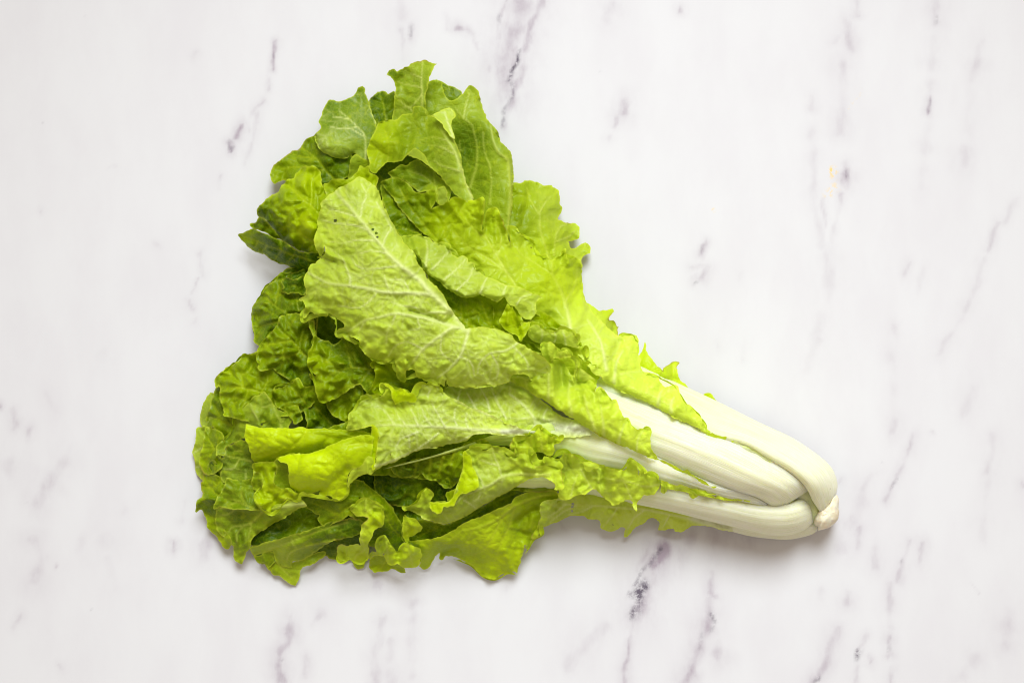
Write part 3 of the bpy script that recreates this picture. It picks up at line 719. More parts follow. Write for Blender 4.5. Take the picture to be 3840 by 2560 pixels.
# ---- the large yellow-green leaf that runs down to the outer stalk
big = leaf([patch('C', '-142,171 -110,150 -60,135 -10,135 40,160 80,190 110,225 160,240 190,235 215,215 240,212 258,240 262,290 250,330 228,362 255,345 300,330 350,300 385,275 430,275 480,295 540,293 580,285 612,273 620,330 612,430 603,520 617,490 630,420 645,375 670,356 700,350 726,366 748,425 780,510 812,635 816,600 797,530 790,492 820,488 860,500 900,545 950,575 985,600 985,640 1000,680 1030,710 1070,690 1110,740 1180,705 1192,665 1215,652 1235,720 1290,712 1320,730 1335,800 1340,900 1350,980 1375,1050 1395,1090 '
     '1440,1140 1500,1200 1560,1260 1604,1291 1634,1301 1684,1294 1729,1289 1752,1311 1749,1376 1744,1426 1774,1466 1764,1516 1784,1556 1844,1571 1894,1586 1914,1626 1944,1666 1974,1661 2024,1654 2046,1676 2059,1726 2094,1776 2154,1826 2204,1876 2224,1916 2254,1966 2284,1996 2264,2031 '
     '2234,2006 2184,1966 2114,1936 2024,1896 1934,1846 1844,1796 1784,1766 1724,1736 1654,1716 1604,1686 1569,1656 1524,1641 1484,1606 1420,1560 1200,1300 1000,1130 850,1000 600,850 420,740 300,640 200,560 120,490 40,410 -60,270',
     [(-135, 171, 3.1), (0, 150, 3.3), (120, 400, 3.2), (235, 230, 4.1), (228, 355, 3.7), (300, 560, 4.1), (430, 400, 4.3), (480, 290, 4.7), (605, 290, 4.9), (590, 480, 4.3), (640, 480, 3.9), (700, 360, 4.2), (720, 560, 4.0), (830, 500, 3.5), (820, 660, 3.9), (985, 630, 3.2), (1030, 720, 3.7), (1100, 760, 4.0), (1215, 660, 3.7), (1320, 750, 2.9), (1345, 950, 2.7), (1150, 950, 4.1), (1000, 950, 4.5), (1100, 1180, 4.3), (850, 900, 4.5), (1260, 1230, 4.8), (1400, 1120, 3.3), (1330, 1450, 5.0), (1470, 1400, 5.1), (1560, 1280, 3.9), (1740, 1300, 3.6), (1760, 1500, 3.9), (1600, 1560, 5.1), (1560, 1640, 5.2), (1700, 1700, 5.4), (1880, 1620, 4.6), (1900, 1800, 5.4), (2040, 1690, 4.5), (2100, 1900, 5.5), (2260, 2000, 5.2), (450, 740, 4.2)],
     veins=[('870,950 790,830 720,720 640,580 600,480', 1.7, -.6), ('1255,1245 1240,1180 1215,1050 1170,940 1120,840 1120,750', 1.7, .8), ('1520,1540 1505,1480 1475,1340 1415,1230 1380,1180', 1.7, .8), ('1575,1640 1585,1500 1635,1400', 1.5, .8), ('1900,1800 1905,1720 1925,1690', 1.6, .6), ('1995,1850 1990,1790 2010,1740', 1.6, .6),
            ('640,580 560,520 470,420 430,320', .8, -.4), ('790,830 650,720 500,640 400,520', .7, -.4), ('720,720 740,560 700,430', .7, -.4), ('300,620 180,480 60,330 0,200', .9, -.4), ('420,700 330,560 330,450', .6, -.3), ('1215,1050 1290,900 1300,800', .7, .4), ('1120,840 1000,760 900,700 850,640', .7, -.4), ('1250,1240 1120,1190 1000,1150', .7, -.3)],
     folds=[('606,300 604,420 596,520', 3.2, 1.5), ('628,450 640,520', -1.5, 1.8), ('738,400 770,500 805,620', 2.4, 1.5), ('800,545 825,640', -1.5, 2), ('1360,950 1340,1100 1260,1240', 1.6, 3), ('1390,1120 1440,1260 1560,1370 1600,1500', 1.6, 3.5), ('1610,1340 1570,1480 1585,1640', -2.2, 2.5), ('1215,660 1235,760', 1.8, 1.5), ('1100,1150 1060,1230', -2, 4), ('200,230 215,300 225,360', 1.6, 1.2), ('262,240 255,330', -1.2, 1.4), ('350,310 430,400 470,460', 1.6, 2)],
     roll=[('1335,800 1340,900 1350,980 1395,1090', .55, .5), ('1524,1641 1604,1686 1724,1736 1934,1846 2114,1936 2264,2031', .55, .6)],
     holes=[], tone=[(-100, 180, .7), (100, 330, .72), (300, 500, .42), (450, 350, .25), (600, 320, .2), (450, 640, .32), (700, 700, .18), (720, 430, .3), (900, 560, .32), (1000, 850, .2), (1250, 800, .2), (1100, 1150, .35), (1300, 1200, .05), (1500, 1400, .02), (1700, 1400, .0), (1600, 1650, .05), (1950, 1750, .02), (2200, 1950, .05)],
     pale=[(300, 450, .0), (600, 500, .1), (800, 800, .25), (1000, 900, .1), (1300, 900, .2), (1350, 1250, .75), (1550, 1400, .75), (1800, 1650, .7), (2100, 1900, .65)], cr=.5, und=1.2, ruf=1.2),
  patch('C', '272,250 280,215 300,195 325,198 345,240 355,290 320,320 285,328', [(300, 200, 4.6), (275, 260, 4.3), (350, 290, 4.5), (300, 320, 4.3), (315, 250, 4.7)], tone=.45, pale=.9, cr=.3, ruf=.4)],
  head, 'largest yellow-green leaf, running from the hollow down to the outer stalk')
# small frills on the far side of that stalk
leaf([patch('G', '960,270 1000,220 1017,166 1030,225 1065,285 1115,340 1145,380 1160,470 1100,460 1010,420 940,350', [(1017, 170, .9), (970, 270, 1.6), (1060, 350, 1.6), (1060, 290, 1.3), (1140, 385, 1.5), (1100, 450, 1.2), (960, 340, 1.5)], veins=[('1090,390 1050,320 1020,220', .8, .5)], tone=.12, pale=.1, cr=.3, ruf=.8),
      patch('G', '1145,380 1150,345 1200,320 1240,303 1275,310 1258,345 1262,400 1280,440 1328,492 1330,560 1240,530 1160,480 1120,440 1120,400', [(1150, 350, 1.9), (1240, 305, 1.1), (1272, 312, 1.0), (1262, 400, 1.3), (1325, 490, 1.4), (1140, 430, 1.6), (1180, 410, 1.7), (1250, 510, 1.2)], folds=[('1215,330 1230,430', -1.2, 1.2), ('1165,350 1170,420', 1.0, 1.0)], tone=.08, pale=.25, cr=.4, ruf=1.0),
      patch('G', '1450,555 1470,535 1500,540 1520,560 1545,600 1530,660 1470,640', [(1452, 555, 1.1), (1500, 540, .8), (1535, 600, 1.0), (1490, 640, .9)], tone=.15, cr=.2, ruf=.4)], big)

# ---- left side, upper
leaf([patch('D', '-9,-37 30,-60 95,-82 160,-62 260,-22 360,38 460,88 620,100 640,180 540,260 480,250 400,222 355,190 300,173 250,155 215,130 175,100 120,88 60,48 8,5',
     [(-5, -30, 1.2), (95, -80, 1.8), (120, 0, 1.9), (60, 45, 1.0), (250, 60, 2.5), (300, 170, 1.2), (450, 110, 3.0), (550, 220, 2.2), (400, 215, 1.3), (600, 120, 3.0)],
     veins=[('560,170 400,110 250,60 100,0 20,-30', 1.0, .6), ('400,110 340,170', .5, .4), ('300,80 260,140', .5, .4), ('200,40 160,90', .5, .4), ('130,10 110,60', .5, .4)], roll=[('8,5 60,48 120,88 215,130 300,173 400,222', .5, .5)], tone=[(0, -30, .5), (200, 30, .8), (500, 180, .9)], cr=1.3, ruf=.5)], head)
leaf([patch('A', '115,1252 150,1245 185,1205 230,1230 340,1360 300,1355 200,1310 140,1290', [(118, 1254, 2.2), (185, 1210, 2.4), (330, 1350, 2.4), (200, 1300, 2.0), (230, 1260, 2.5)], tone=.7, cr=1.0),
  patch('A', '165,1160 180,1120 215,1085 260,1050 330,1012 345,970 380,930 435,918 450,880 490,850 530,832 575,826 620,860 635,900 640,950 670,1000 730,1020 720,1100 680,1200 650,1260 650,1400 680,1510 560,1475 450,1430 380,1400 330,1360 280,1290 220,1220 180,1200',
     [(170, 1160, 2.2), (260, 1055, 2.6), (345, 975, 2.6), (435, 920, 2.5), (575, 830, 2.6), (640, 950, 3.0), (350, 1130, 3.6), (480, 1030, 3.4), (500, 1250, 4.0), (640, 1150, 3.7), (640, 1450, 3.2), (450, 1400, 2.6), (300, 1310, 2.5), (560, 950, 3.3)],
     veins=[('640,1195 560,1120 480,1050 390,970', 1.1, -.6), ('620,1420 500,1330 400,1250 330,1150', .8, -.4), ('400,1400 300,1320 200,1190', .9, .5), ('560,1120 570,1000 560,880', .6, -.4), ('480,1290 480,1400', .6, -.4), ('410,1260 330,1290', .6, -.4)],
     folds=[('340,1180 390,1200 380,1260', -1.6, 1.3), ('560,960 570,1080', -1.4, 1.8), ('250,1140 300,1160', 1.5, 1.4)], roll=[('180,1200 280,1290 380,1400 560,1475', .5, .6)],
     tone=[(200, 1150, .75), (330, 1050, .45), (330, 1300, .75), (450, 1000, .32), (560, 880, .3), (500, 1250, .18), (600, 1100, .5), (450, 1400, .55)], cr=1.4, cell=1.15, ruf=1.0)], head, 'blistered leaf pointing left above the dark leaves')
leaf([patch('A', '655,975 690,950 740,925 830,930 870,900 905,850 920,822 960,832 985,830 990,880 1030,890 1062,920 1045,970 1030,1000 960,1010 900,990 800,1020 700,1070',
     [(660, 980, 3.1), (740, 930, 3.3), (870, 900, 3.6), (920, 825, 3.8), (990, 835, 3.9), (1060, 920, 3.8), (1030, 990, 3.6), (800, 1010, 3.6)], folds=[('985,835 975,890', 2, .9), ('1030,900 1025,960', -1.2, 1.2)], tone=[(700, 980, .45), (950, 860, .3), (1040, 940, .3)], cr=.5, ruf=1.4)], head)

# ---- left side, the dark blistered leaves
leaf([patch('N', '310,540 270,535 240,570 215,620 190,660 170,720 155,800 155,860 180,920 240,960 400,900 450,700 420,560', [(270, 538, .6), (160, 800, .4), (180, 915, .4), (300, 700, .9), (350, 880, 1.0), (420, 600, 1.1)], tone=.42, pale=.75, cr=.4, ruf=1.0)], head)
leaf([patch('N', '320,520 300,600 290,660 280,720 240,800 233,860 245,945 300,950 360,980 430,1080 560,1000 650,800 700,650 600,500 420,400', [(300, 600, .9), (240, 830, .8), (250, 940, .9), (360, 980, 1.1), (420, 820, 1.6), (550, 900, 1.8), (560, 600, 1.6)], veins=[('580,950 540,930 400,860 250,825', 1.0, -.5), ('420,870 360,760 320,690', .6, -.3)], tone=[(250, 850, .5), (400, 850, .75), (330, 650, .7)], cr=1.0, ruf=1.2)], head)
leaf([patch('N', '180,930 140,940 115,970 105,1060 95,1140 65,1230 60,1270 85,1330 90,1400 110,1480 150,1540 190,1580 330,1620 420,1300 440,1050 340,960 260,945', [(140, 945, .5), (65, 1250, .4), (90, 1400, .4), (170, 1560, .4), (300, 1100, 1.0), (350, 1400, 1.0), (250, 1250, .8)], veins=[('350,1200 220,1180 80,1240', .6, .3), ('300,1400 200,1400 100,1420', .5, .3)], tone=[(100, 1250, .35), (250, 1200, .5)], pale=[(90, 1250, .8), (140, 1000, .5), (280, 1200, .4)], cr=.4, ruf=1.2)], head)
leaf([patch('N', '245,945 320,955 390,990 450,1060 420,1180 400,1250 420,1420 300,1510 215,1490 185,1450 160,1390 155,1300 165,1220 190,1170 200,1080 215,1000', [(320, 960, 1.2), (160, 1300, .8), (200, 1460, .7), (200, 1080, .9), (300, 1150, 1.5), (380, 1300, 1.8), (320, 1450, 1.3)], veins=[('420,1210 330,1205 200,1200', .8, -.4), ('330,1205 260,1080', .5, -.3), ('330,1210 230,1330', .5, -.3)], tone=[(180, 1300, .45), (300, 1100, .6), (350, 1300, .65)], cr=.8, ruf=1.2)], head)
dark_broad = leaf([patch('N', '640,110 660,85 690,78 720,90 800,60 900,20 1100,-60 1400,100 1550,430 1450,720 1000,850 800,900 600,850 435,810 430,760 410,680 390,620 380,560 395,500 380,455 350,475 335,440 335,400 360,350 410,300 460,260 510,230 560,195 610,160',
     [(340, 420, 1.3), (460, 262, 1.5), (650, 100, 1.7), (800, 65, 2.0), (600, 300, 2.1), (550, 480, 2.3), (400, 560, 1.7), (435, 800, 2.2), (650, 700, 2.5), (800, 450, 2.6), (1000, 450, 2.5), (1200, 300, 2.1), (1000, 750, 2.6), (1400, 550, 2.6)],
     veins=[('900,545 730,500 670,480 660,420 630,310', 1.0, -.6), ('650,720 690,640 730,510', .9, -.5), ('670,480 560,480 430,470', .6, -.4), ('640,330 720,300 800,180', .6, -.4), ('690,640 600,600 460,600', .6, -.4), ('870,540 950,420 960,330', .7, -.4)],
     folds=[('700,120 760,200 760,260', -1.6, 1.8), ('430,690 500,760', -1.2, 1.5)], tone=[(350, 420, .6), (500, 330, .38), (650, 450, .4), (700, 180, .65), (450, 700, .5), (600, 650, .55), (900, 420, .5), (1150, 350, .75), (900, 650, .6)], cr=1.5, cell=1.2, ruf=1.0)], head, 'broad dark leaf at the left edge of the head')
dark_top = leaf([patch('D', '380,240 340,235 300,240 275,265 265,295 215,320 175,360 150,400 130,420 110,465 88,500 85,560 90,640 105,680 100,740 130,770 200,810 350,830 520,760 580,560 560,400 600,250 500,200 440,225',
     [(340, 237, 1.4), (270, 280, 1.5), (150, 400, 1.2), (87, 540, 1.1), (105, 690, 1.3), (250, 430, 2.3), (200, 600, 2.2), (400, 380, 2.2), (350, 560, 2.7), (480, 300, 2.1), (480, 520, 2.5), (250, 760, 2.1)],
     veins=[('520,620 380,560 260,480 180,400', 1.0, -.6), ('380,560 280,600 140,640', .7, -.5), ('260,480 280,380 300,300', .7, -.4), ('450,590 420,450 430,330', .7, -.5)],
     folds=[('300,310 325,340 310,375', 2.2, 1.1), ('330,300 430,280', 1.6, 2), ('280,540 360,520 450,520', 1.2, 1.5)], tone=[(150, 430, .6), (100, 600, .6), (250, 420, .68), (430, 330, .9), (380, 480, .85), (250, 650, .7), (420, 600, .8)], cr=1.6, cell=1.15, ruf=1.3),
  patch('D', '315,290 345,275 400,290 470,260 490,330 470,400 420,390 360,400 330,390 300,380 318,345 310,315', [(318, 300, 2.6), (310, 370, 2.5), (400, 300, 2.9), (480, 300, 2.9), (400, 390, 2.6)], tone=.88, cr=1.3, ruf=1.2)], head)
dark_low = leaf([patch('D', '128,820 165,755 210,690 265,635 300,560 400,540 520,560 565,660 560,780 540,880 560,980 540,1080 440,1080 330,1010 240,945 200,957 148,963 130,930 140,895 125,850',
     [(130, 820, 2.6), (265, 640, 2.9), (200, 760, 3.1), (330, 720, 3.3), (330, 840, 3.5), (140, 950, 2.8), (230, 940, 2.9), (480, 720, 3.1), (450, 900, 2.9), (400, 1040, 2.5), (530, 1040, 2.5)],
     veins=[('560,900 450,820 380,740 280,650', 1.0, -.6), ('450,820 330,860 170,850', .7, -.5), ('380,740 250,760 170,780', .6, -.4), ('430,800 470,650', .7, -.5)], folds=[('330,920 400,960', -2, 2), ('390,870 430,900', -2, 1.5)], tone=[(160, 820, .55), (300, 720, .6), (300, 860, .7), (450, 700, .72), (400, 980, .85)], cr=1.8, cell=1.05, ruf=1.2)], head)
dark_mid = leaf([patch('D', '505,600 540,598 548,650 560,700 600,730 650,740 690,770 735,740 760,710 800,698 850,715 880,760 920,820 990,880 1020,960 1000,1080 940,1130 885,1060 850,1070 800,1105 720,1155 650,1185 605,1200 580,1180 560,1120 550,1050 522,1012 512,985 545,1000 562,995 535,970 505,940 498,880 500,830 530,780 540,720 520,660',
     [(510, 610, 3.2), (545, 700, 3.4), (690, 770, 3.5), (800, 700, 3.4), (500, 860, 3.7), (620, 880, 4.0), (740, 860, 3.9), (820, 940, 4.2), (700, 1040, 4.1), (605, 1190, 3.5), (560, 1080, 3.7), (900, 1000, 4.1), (960, 950, 3.9), (560, 1000, 3.7)],
     veins=[('990,960 900,945 820,940 720,960 640,1000', 1.0, .5), ('820,940 800,860 770,760', .7, .4), ('880,1060 780,1080 680,1140', .9, .6), ('950,960 880,1060', .6, .4), ('640,900 560,870', .5, .4)],
     folds=[('600,860 620,930', -2, 1.7), ('540,990 560,985', 1.5, 1), ('720,790 760,850', -1.5, 1.5), ('520,620 545,700 535,780', 1.5, 1)], tone=[(520, 640, .6), (600, 760, .75), (520, 880, .3), (620, 900, .5), (750, 900, .78), (620, 1080, .5), (800, 1000, .7), (620, 1170, .55)], cr=1.5, cell=1.15, ruf=1.4),
  patch('D', '640,1190 700,1155 790,1110 850,1055 890,1075 915,1130 880,1200 860,1260 820,1320 790,1342 750,1325 690,1290 650,1240', [(645, 1200, 3.0), (720, 1170, 3.1), (840, 1080, 3.6), (900, 1130, 3.6), (840, 1250, 3.3), (785, 1335, 2.8), (700, 1280, 2.8), (770, 1220, 2.9)], folds=[('800,1130 830,1200 800,1260', 1.6, 1.3)], tone=[(700, 1230, .75), (850, 1120, .6), (780, 1300, .6)], cr=1.2, ruf=1.5)], head)
dark_small = leaf([patch('N', '1000,560 1045,460 1040,500 1080,480 1140,460 1180,420 1250,430 1270,390 1310,370 1340,410 1380,460 1440,455 1505,450 1520,480 1620,600 1760,760 1800,980 1420,1000 1420,900 1390,800 1330,700 1320,690 1360,800 1370,850 1300,900 1260,905 1240,850 1150,760 1050,700',
     [(1030, 480, 3.0), (1180, 425, 3.1), (1310, 375, 3.3), (1500, 455, 3.2), (1050, 680, 3.0), (1200, 600, 3.3), (1240, 840, 3.1), (1350, 650, 3.2), (1450, 700, 2.9), (1650, 800, 2.4), (1420, 950, 2.8), (1740, 950, 2.2)],
     veins=[('1320,690 1150,670', .8, .5), ('1400,660 1300,560 1220,470', .8, .5), ('1150,700 1170,780 1180,850', .6, .4), ('1500,480 1370,580', .7, .5), ('1700,900 1550,750 1450,620', .8, -.4)], folds=[('1290,390 1330,480', 1.8, 1.1), ('1180,440 1220,520', 1.3, 1.2), ('1325,700 1370,800 1410,880', -1.5, 1)], tone=[(1200, 480, .55), (1200, 650, .62), (1400, 600, .65), (1600, 800, .85)], cr=1.3, ruf=1.5)], head)
dark_veined = leaf([patch('N', '570,780 600,735 660,710 720,660 780,585 840,560 905,520 950,560 1000,640 1060,720 1100,740 1160,760 1245,850 1210,930 1160,1000 1000,1060 800,1080 690,1080 640,1085 580,1110 520,1150 470,1180 460,1240 430,1290 380,1270 350,1290 345,1220 365,1160 420,1100 460,1060 520,980 560,900 560,840',
     [(570, 790, 2.3), (720, 660, 2.6), (905, 525, 3.0), (560, 900, 2.0), (440, 1080, 1.7), (350, 1270, 1.9), (450, 1250, 2.0), (640, 1000, 2.3), (760, 800, 3.0), (900, 700, 3.3), (1000, 800, 3.3), (960, 900, 2.9), (1150, 850, 3.2), (1240, 850, 3.1), (900, 1040, 2.8)],
     veins=[('1115,980 1100,870 1060,790 990,680 930,550', 1.1, .7), ('990,690 890,710', .6, .5), ('1100,870 1180,800', .6, .5), ('850,860 790,760 760,680', .7, .5), ('1100,950 1160,840', .6, .4)],
     folds=[('720,680 800,760 850,900', 1.4, 1.8), ('930,770 900,880', -1.8, 1.8), ('520,1150 560,1040', 1, 1.2)], holes=[(882, 910, 15)], tone=[(600, 800, .5), (800, 800, .45), (900, 620, .6), (1000, 900, .65), (1150, 850, .6), (500, 1050, .7), (400, 1200, .55)], pale=[(800, 820, .55), (650, 850, .3), (950, 800, .15), (450, 1150, .2)], cr=1.0, cell=1.2, ruf=1.3)], head)
leaf([patch('N', '470,1180 520,1150 580,1108 640,1085 690,1100 760,1150 850,1400 800,1620 600,1660 440,1600 390,1440 350,1360 345,1280 400,1300 440,1290',
     [(480, 1180, 2.4), (640, 1088, 2.8), (690, 1110, 2.9), (360, 1300, 1.8), (400, 1450, 1.6), (560, 1300, 2.2), (700, 1350, 2.3), (600, 1550, 2.0), (770, 1500, 2.2), (450, 1580, 1.7)],
     veins=[('760,1350 620,1310 480,1290 400,1250', .8, .5), ('650,1230 570,1220', .6, .5), ('700,1560 690,1440', .6, .4), ('620,1330 540,1430 420,1430', .7, .4)], folds=[('500,1420 640,1440', 1.3, 2.2)], tone=[(600, 1180, .65), (450, 1350, .8), (550, 1480, .6), (700, 1420, .85)], pale=[(520, 1470, .5), (600, 1250, .1)], cr=.9, ruf=1.4)], head)
leaf([patch('N', '245,1365 310,1330 350,1370 405,1450 400,1560 330,1530 280,1460 240,1400', [(310, 1335, 1.9), (400, 1450, 1.9), (250, 1390, 1.3), (350, 1500, 1.5)], folds=[('300,1350 380,1480', 1.2, .8)], veins=[('395,1480 310,1350', .7, -.6)], tone=.9, cr=.8, ruf=.8)], head)

# ---- lower left
corner = leaf([patch('K', '190,60 240,60 380,110 420,150 485,120 500,250 480,350 480,480 420,600 450,750 520,850 515,920 490,960 465,965 430,930 380,860 330,800 250,730 235,650 210,570 180,510 150,510 120,535 97,525 105,480 115,420 130,390 180,360 185,320 170,260 168,200 190,150',
     [(230, 80, 1.2), (170, 230, .8), (180, 350, 1.1), (110, 430, 1.0), (100, 525, .6), (230, 400, 1.4), (330, 360, 1.7), (250, 520, .8), (330, 600, 1.0), (250, 720, .5), (380, 850, .5), (470, 960, .5), (480, 870, .9), (320, 220, 1.6), (430, 150, 1.9)],
     veins=[('480,420 330,300 240,180', .7, -.4), ('420,150 330,220 200,250', .6, -.4), ('460,640 340,600 230,560', .5, -.3)], folds=[('120,440 180,385 260,372 340,385', 2.0, 1.4), ('330,430 260,470', -1.5, 1.5)], tone=[(250, 180, .5), (180, 350, .6), (150, 450, .65), (280, 450, .8), (250, 680, .4), (400, 850, .35), (450, 920, .35)], cr=.8, ruf=1.1)], head)
leaf([patch('K', '460,150 485,120 560,140 700,150 790,120 850,260 880,400 900,500 720,510 560,495 470,480 400,465 360,480 315,490 325,440 345,400 370,350 420,290 440,230',
     [(480, 140, 2.3), (440, 230, 2.2), (330, 450, 1.9), (330, 485, 1.8), (560, 300, 2.2), (600, 180, 2.1), (700, 400, 2.5), (560, 490, 2.4), (850, 300, 2.5), (850, 480, 2.7)],
     veins=[('800,500 560,390 420,350', .8, .5), ('620,400 520,440 430,470', .6, .4), ('700,450 640,330 660,240', .6, -.4)], folds=[('470,260 620,280 760,250', 1.2, 2), ('440,380 600,430', -1.2, 1.5)], tone=[(450, 250, .6), (600, 300, .62), (700, 180, .7), (500, 430, .62), (800, 420, .7)], pale=.12, cr=.9, ruf=1.2)], head)
leaf([patch('K', '750,920 880,700 1150,560 1400,450 1700,500 1900,700 1600,830 1300,840 1000,900', [(800, 880, .9), (950, 720, 1.3), (1200, 700, 1.0), (1400, 560, 1.2), (1500, 700, 1.5), (1200, 820, 1.5), (1750, 700, 1.4)], tone=[(1000, 780, .9), (1350, 650, .7), (1600, 650, .7)], folds=[('1380,620 1500,640', 1.5, 2)], cr=1.2)], head)
leaf([patch('K', '350,490 420,475 560,490 760,488 900,480 1100,430 1330,380 1420,460 1300,505 1180,570 1060,650 940,720 830,790 780,850 745,940 695,1000 680,1050 662,1142 620,1130 560,1080 540,1030 550,960 545,925 515,910 480,880 430,820 380,760 350,680 340,590',
     [(350, 500, 1.9), (560, 490, 2.3), (900, 485, 2.8), (1350, 425, 3.4), (345, 600, 1.5), (400, 770, 1.1), (500, 880, 1.0), (550, 600, 1.7), (700, 620, 1.8), (620, 780, 1.5), (560, 1050, .6), (660, 1130, .5), (690, 990, 1.0), (780, 840, 1.6), (940, 715, 2.2), (1180, 565, 2.9), (900, 600, 2.1)],
     veins=[('1400,430 1200,455 1000,488 760,492 600,495 340,485', 2.0, 1.2), ('900,510 830,600 760,660 660,690 540,700 470,780 420,830', 1.2, .8), ('660,690 600,790 590,880', .7, .5), ('760,660 740,790 700,860', .7, .4), ('560,500 480,560 380,580', .6, .4)],
     folds=[('570,760 600,880', 1.8, 1.3), ('630,800 640,900', -1.8, 1.5), ('690,810 690,900', 1.2, 1.2), ('620,1010 700,980', .8, 1)], roll=[('1300,505 1180,570 1060,650 940,720 830,790', .4, .4)], tone=[(400, 600, .6), (600, 600, .72), (450, 780, .55), (600, 950, .65), (620, 1080, .35), (900, 600, .6), (800, 780, .5), (1200, 480, .45)], pale=[(600, 700, .2), (900, 600, .1), (1300, 440, .5), (580, 820, .3)], cr=.7, ruf=1.0)], head, 'olive leaf with a long pale rib at lower left')
leaf([patch('K', '740,950 800,1060 870,1140 920,1130 960,1180 1100,1000 900,900', [(760, 1000, .5), (850, 1130, .3), (920, 1100, .6), (1000, 1000, .9), (850, 950, .8)], tone=.75, cr=.6)], head)
leaf([patch('M', '-150,1000 100,900 400,800 650,800 740,950 720,1090 660,1120 550,1105 470,1105 400,1112 280,1080 200,1040 130,1030 0,1060', [(0, 1050, .4), (200, 1035, .3), (400, 1105, .2), (660, 1115, .3), (300, 900, 1.0), (600, 850, 1.2)], tone=[(150, 980, .8), (400, 1000, .8), (600, 900, .9)], cr=.6),
      patch('M', '530,1090 600,1080 690,1090 672,1195 640,1206 600,1205 560,1150', [(540, 1100, .5), (690, 1100, .5), (600, 1200, .15), (665, 1195, .15)], tone=.5, pale=.4, cr=.3, ruf=.5)], head)
leaf([patch('K', '790,1050 870,1035 910,1000 1000,985 1080,1060 1220,1120 1360,1090 1460,1030 1560,990 1640,1010 1500,1130 1375,1190 1340,1230 1320,1300 1290,1397 1210,1360 1150,1320 1090,1270 1020,1270 970,1230 940,1180 910,1120 850,1130 810,1090',
     [(800, 1060, .8), (900, 1050, .9), (1000, 1000, 1.0), (960, 1190, .4), (1100, 1180, .7), (1290, 1390, .15), (1200, 1280, .4), (1330, 1150, .6), (1550, 1030, .5), (1090, 1265, .25)], veins=[('1000,1050 1100,1180 1230,1300', .7, -.4), ('1100,1180 1200,1180', .5, -.3)], folds=[('900,1040 930,1110', 1.5, .8)], tone=[(900, 1050, .6), (1050, 1200, .5), (1250, 1320, .35), (1300, 1160, .6), (1500, 1060, .55)], pale=[(1250, 1300, .25), (1000, 1100, .1)], cr=.7, ruf=.8)], head)
leaf([patch('K', '740,950 850,915 960,880 1100,840 1200,800 1390,755 1600,680 1900,600 2100,640 2080,760 1900,830 1745,872 1640,905 1560,965 1460,1035 1380,1092 1330,1102 1250,1098 1225,1130 1232,1180 1180,1182 1100,1150 1060,1110 1030,1040 1000,988 930,1000 870,1022 820,1042 790,1042 760,1000',
     [(745, 955, 1.4), (960, 885, 2.1), (1200, 800, 2.5), (1400, 755, 2.7), (1900, 620, 2.7), (2050, 720, 2.4), (800, 1035, 1.0), (990, 985, 1.3), (1050, 1080, 1.0), (1150, 1000, 1.9), (1220, 1175, .7), (1180, 1050, 1.6), (1350, 1095, .8), (1300, 970, 2.0), (1500, 900, 2.0), (1740, 870, 1.8), (1460, 1030, .9), (1500, 800, 2.6)],
     veins=[('1745,868 1560,905 1420,935 1300,972 1200,1025 1170,1110', 1.2, 1.0), ('1900,650 1600,740 1300,850 1100,930 950,970', .8, -.4), ('1300,972 1250,900 1230,850', .5, .4)], folds=[('760,965 950,900 1200,815', 1.0, 1.5), ('1010,1000 1060,1080', -1.2, 1.2), ('1230,960 1180,1080', -1, 1.4)], holes=[(1478, 820, 13)],
     tone=[(800, 980, .42), (1000, 920, .4), (1150, 1050, .38), (1300, 850, .6), (1350, 1050, .55), (1600, 800, .75), (1900, 700, .85)], pale=[(850, 960, .35), (1150, 1000, .35), (1500, 850, .1), (1400, 1020, .2)], cr=.6, ruf=1.0)], head)

# ---- lower middle
leaf([patch('Q', '-450,330 -100,430 300,430 540,500 520,720 200,760 0,790 -200,770 -420,700', [(-400, 400, 2.2), (0, 480, 2.2), (400, 500, 2.4), (450, 680, 1.9), (0, 740, 1.5), (-350, 650, 1.6), (-100, 600, 2.2)], folds=[('-420,610 -300,700 -200,690 -100,640', 2, 1.4), ('-300,560 -100,580', 1.5, 2)], tone=.85, cr=1.3, ruf=2.0)], head)
leaf([patch('M', '-80,440 -40,330 0,310 150,300 400,380 480,300 560,140 650,170 800,280 900,360 990,450 1050,560 1100,640 1135,740 1140,900 1100,1010 900,950 730,920 700,720 500,570 430,610 330,670 210,722 190,680 150,650 128,605 150,560 80,540 20,490',
     [(-70, 430, 2.5), (0, 330, 2.9), (130, 600, 2.3), (200, 715, 2.4), (150, 420, 3.0), (350, 560, 3.1), (560, 160, 3.3), (600, 300, 3.5), (800, 290, 3.2), (990, 460, 2.7), (1100, 700, 2.0), (1120, 900, 1.2), (700, 420, 3.4), (900, 550, 3.1), (1000, 750, 2.4), (900, 800, 2.0), (780, 900, 1.5), (640, 640, 2.5)],
     veins=[('1000,500 850,330 600,420 450,500 280,640', .9, -.5), ('700,400 640,300', .5, -.3), ('350,560 200,480 60,420', .7, -.4), ('1100,820 990,700 930,560', .7, -.4), ('60,420 100,340', .4, -.3)],
     roll=[('650,170 800,280 990,450 1100,640 1135,740', .6, .6)], holes=[(625, 368, 13)], tone=[(0, 400, .8), (200, 550, .7), (300, 640, .5), (600, 280, .62), (800, 420, .65), (1000, 600, .62), (1000, 850, .85)], cr=.7, ruf=1.0)], head)
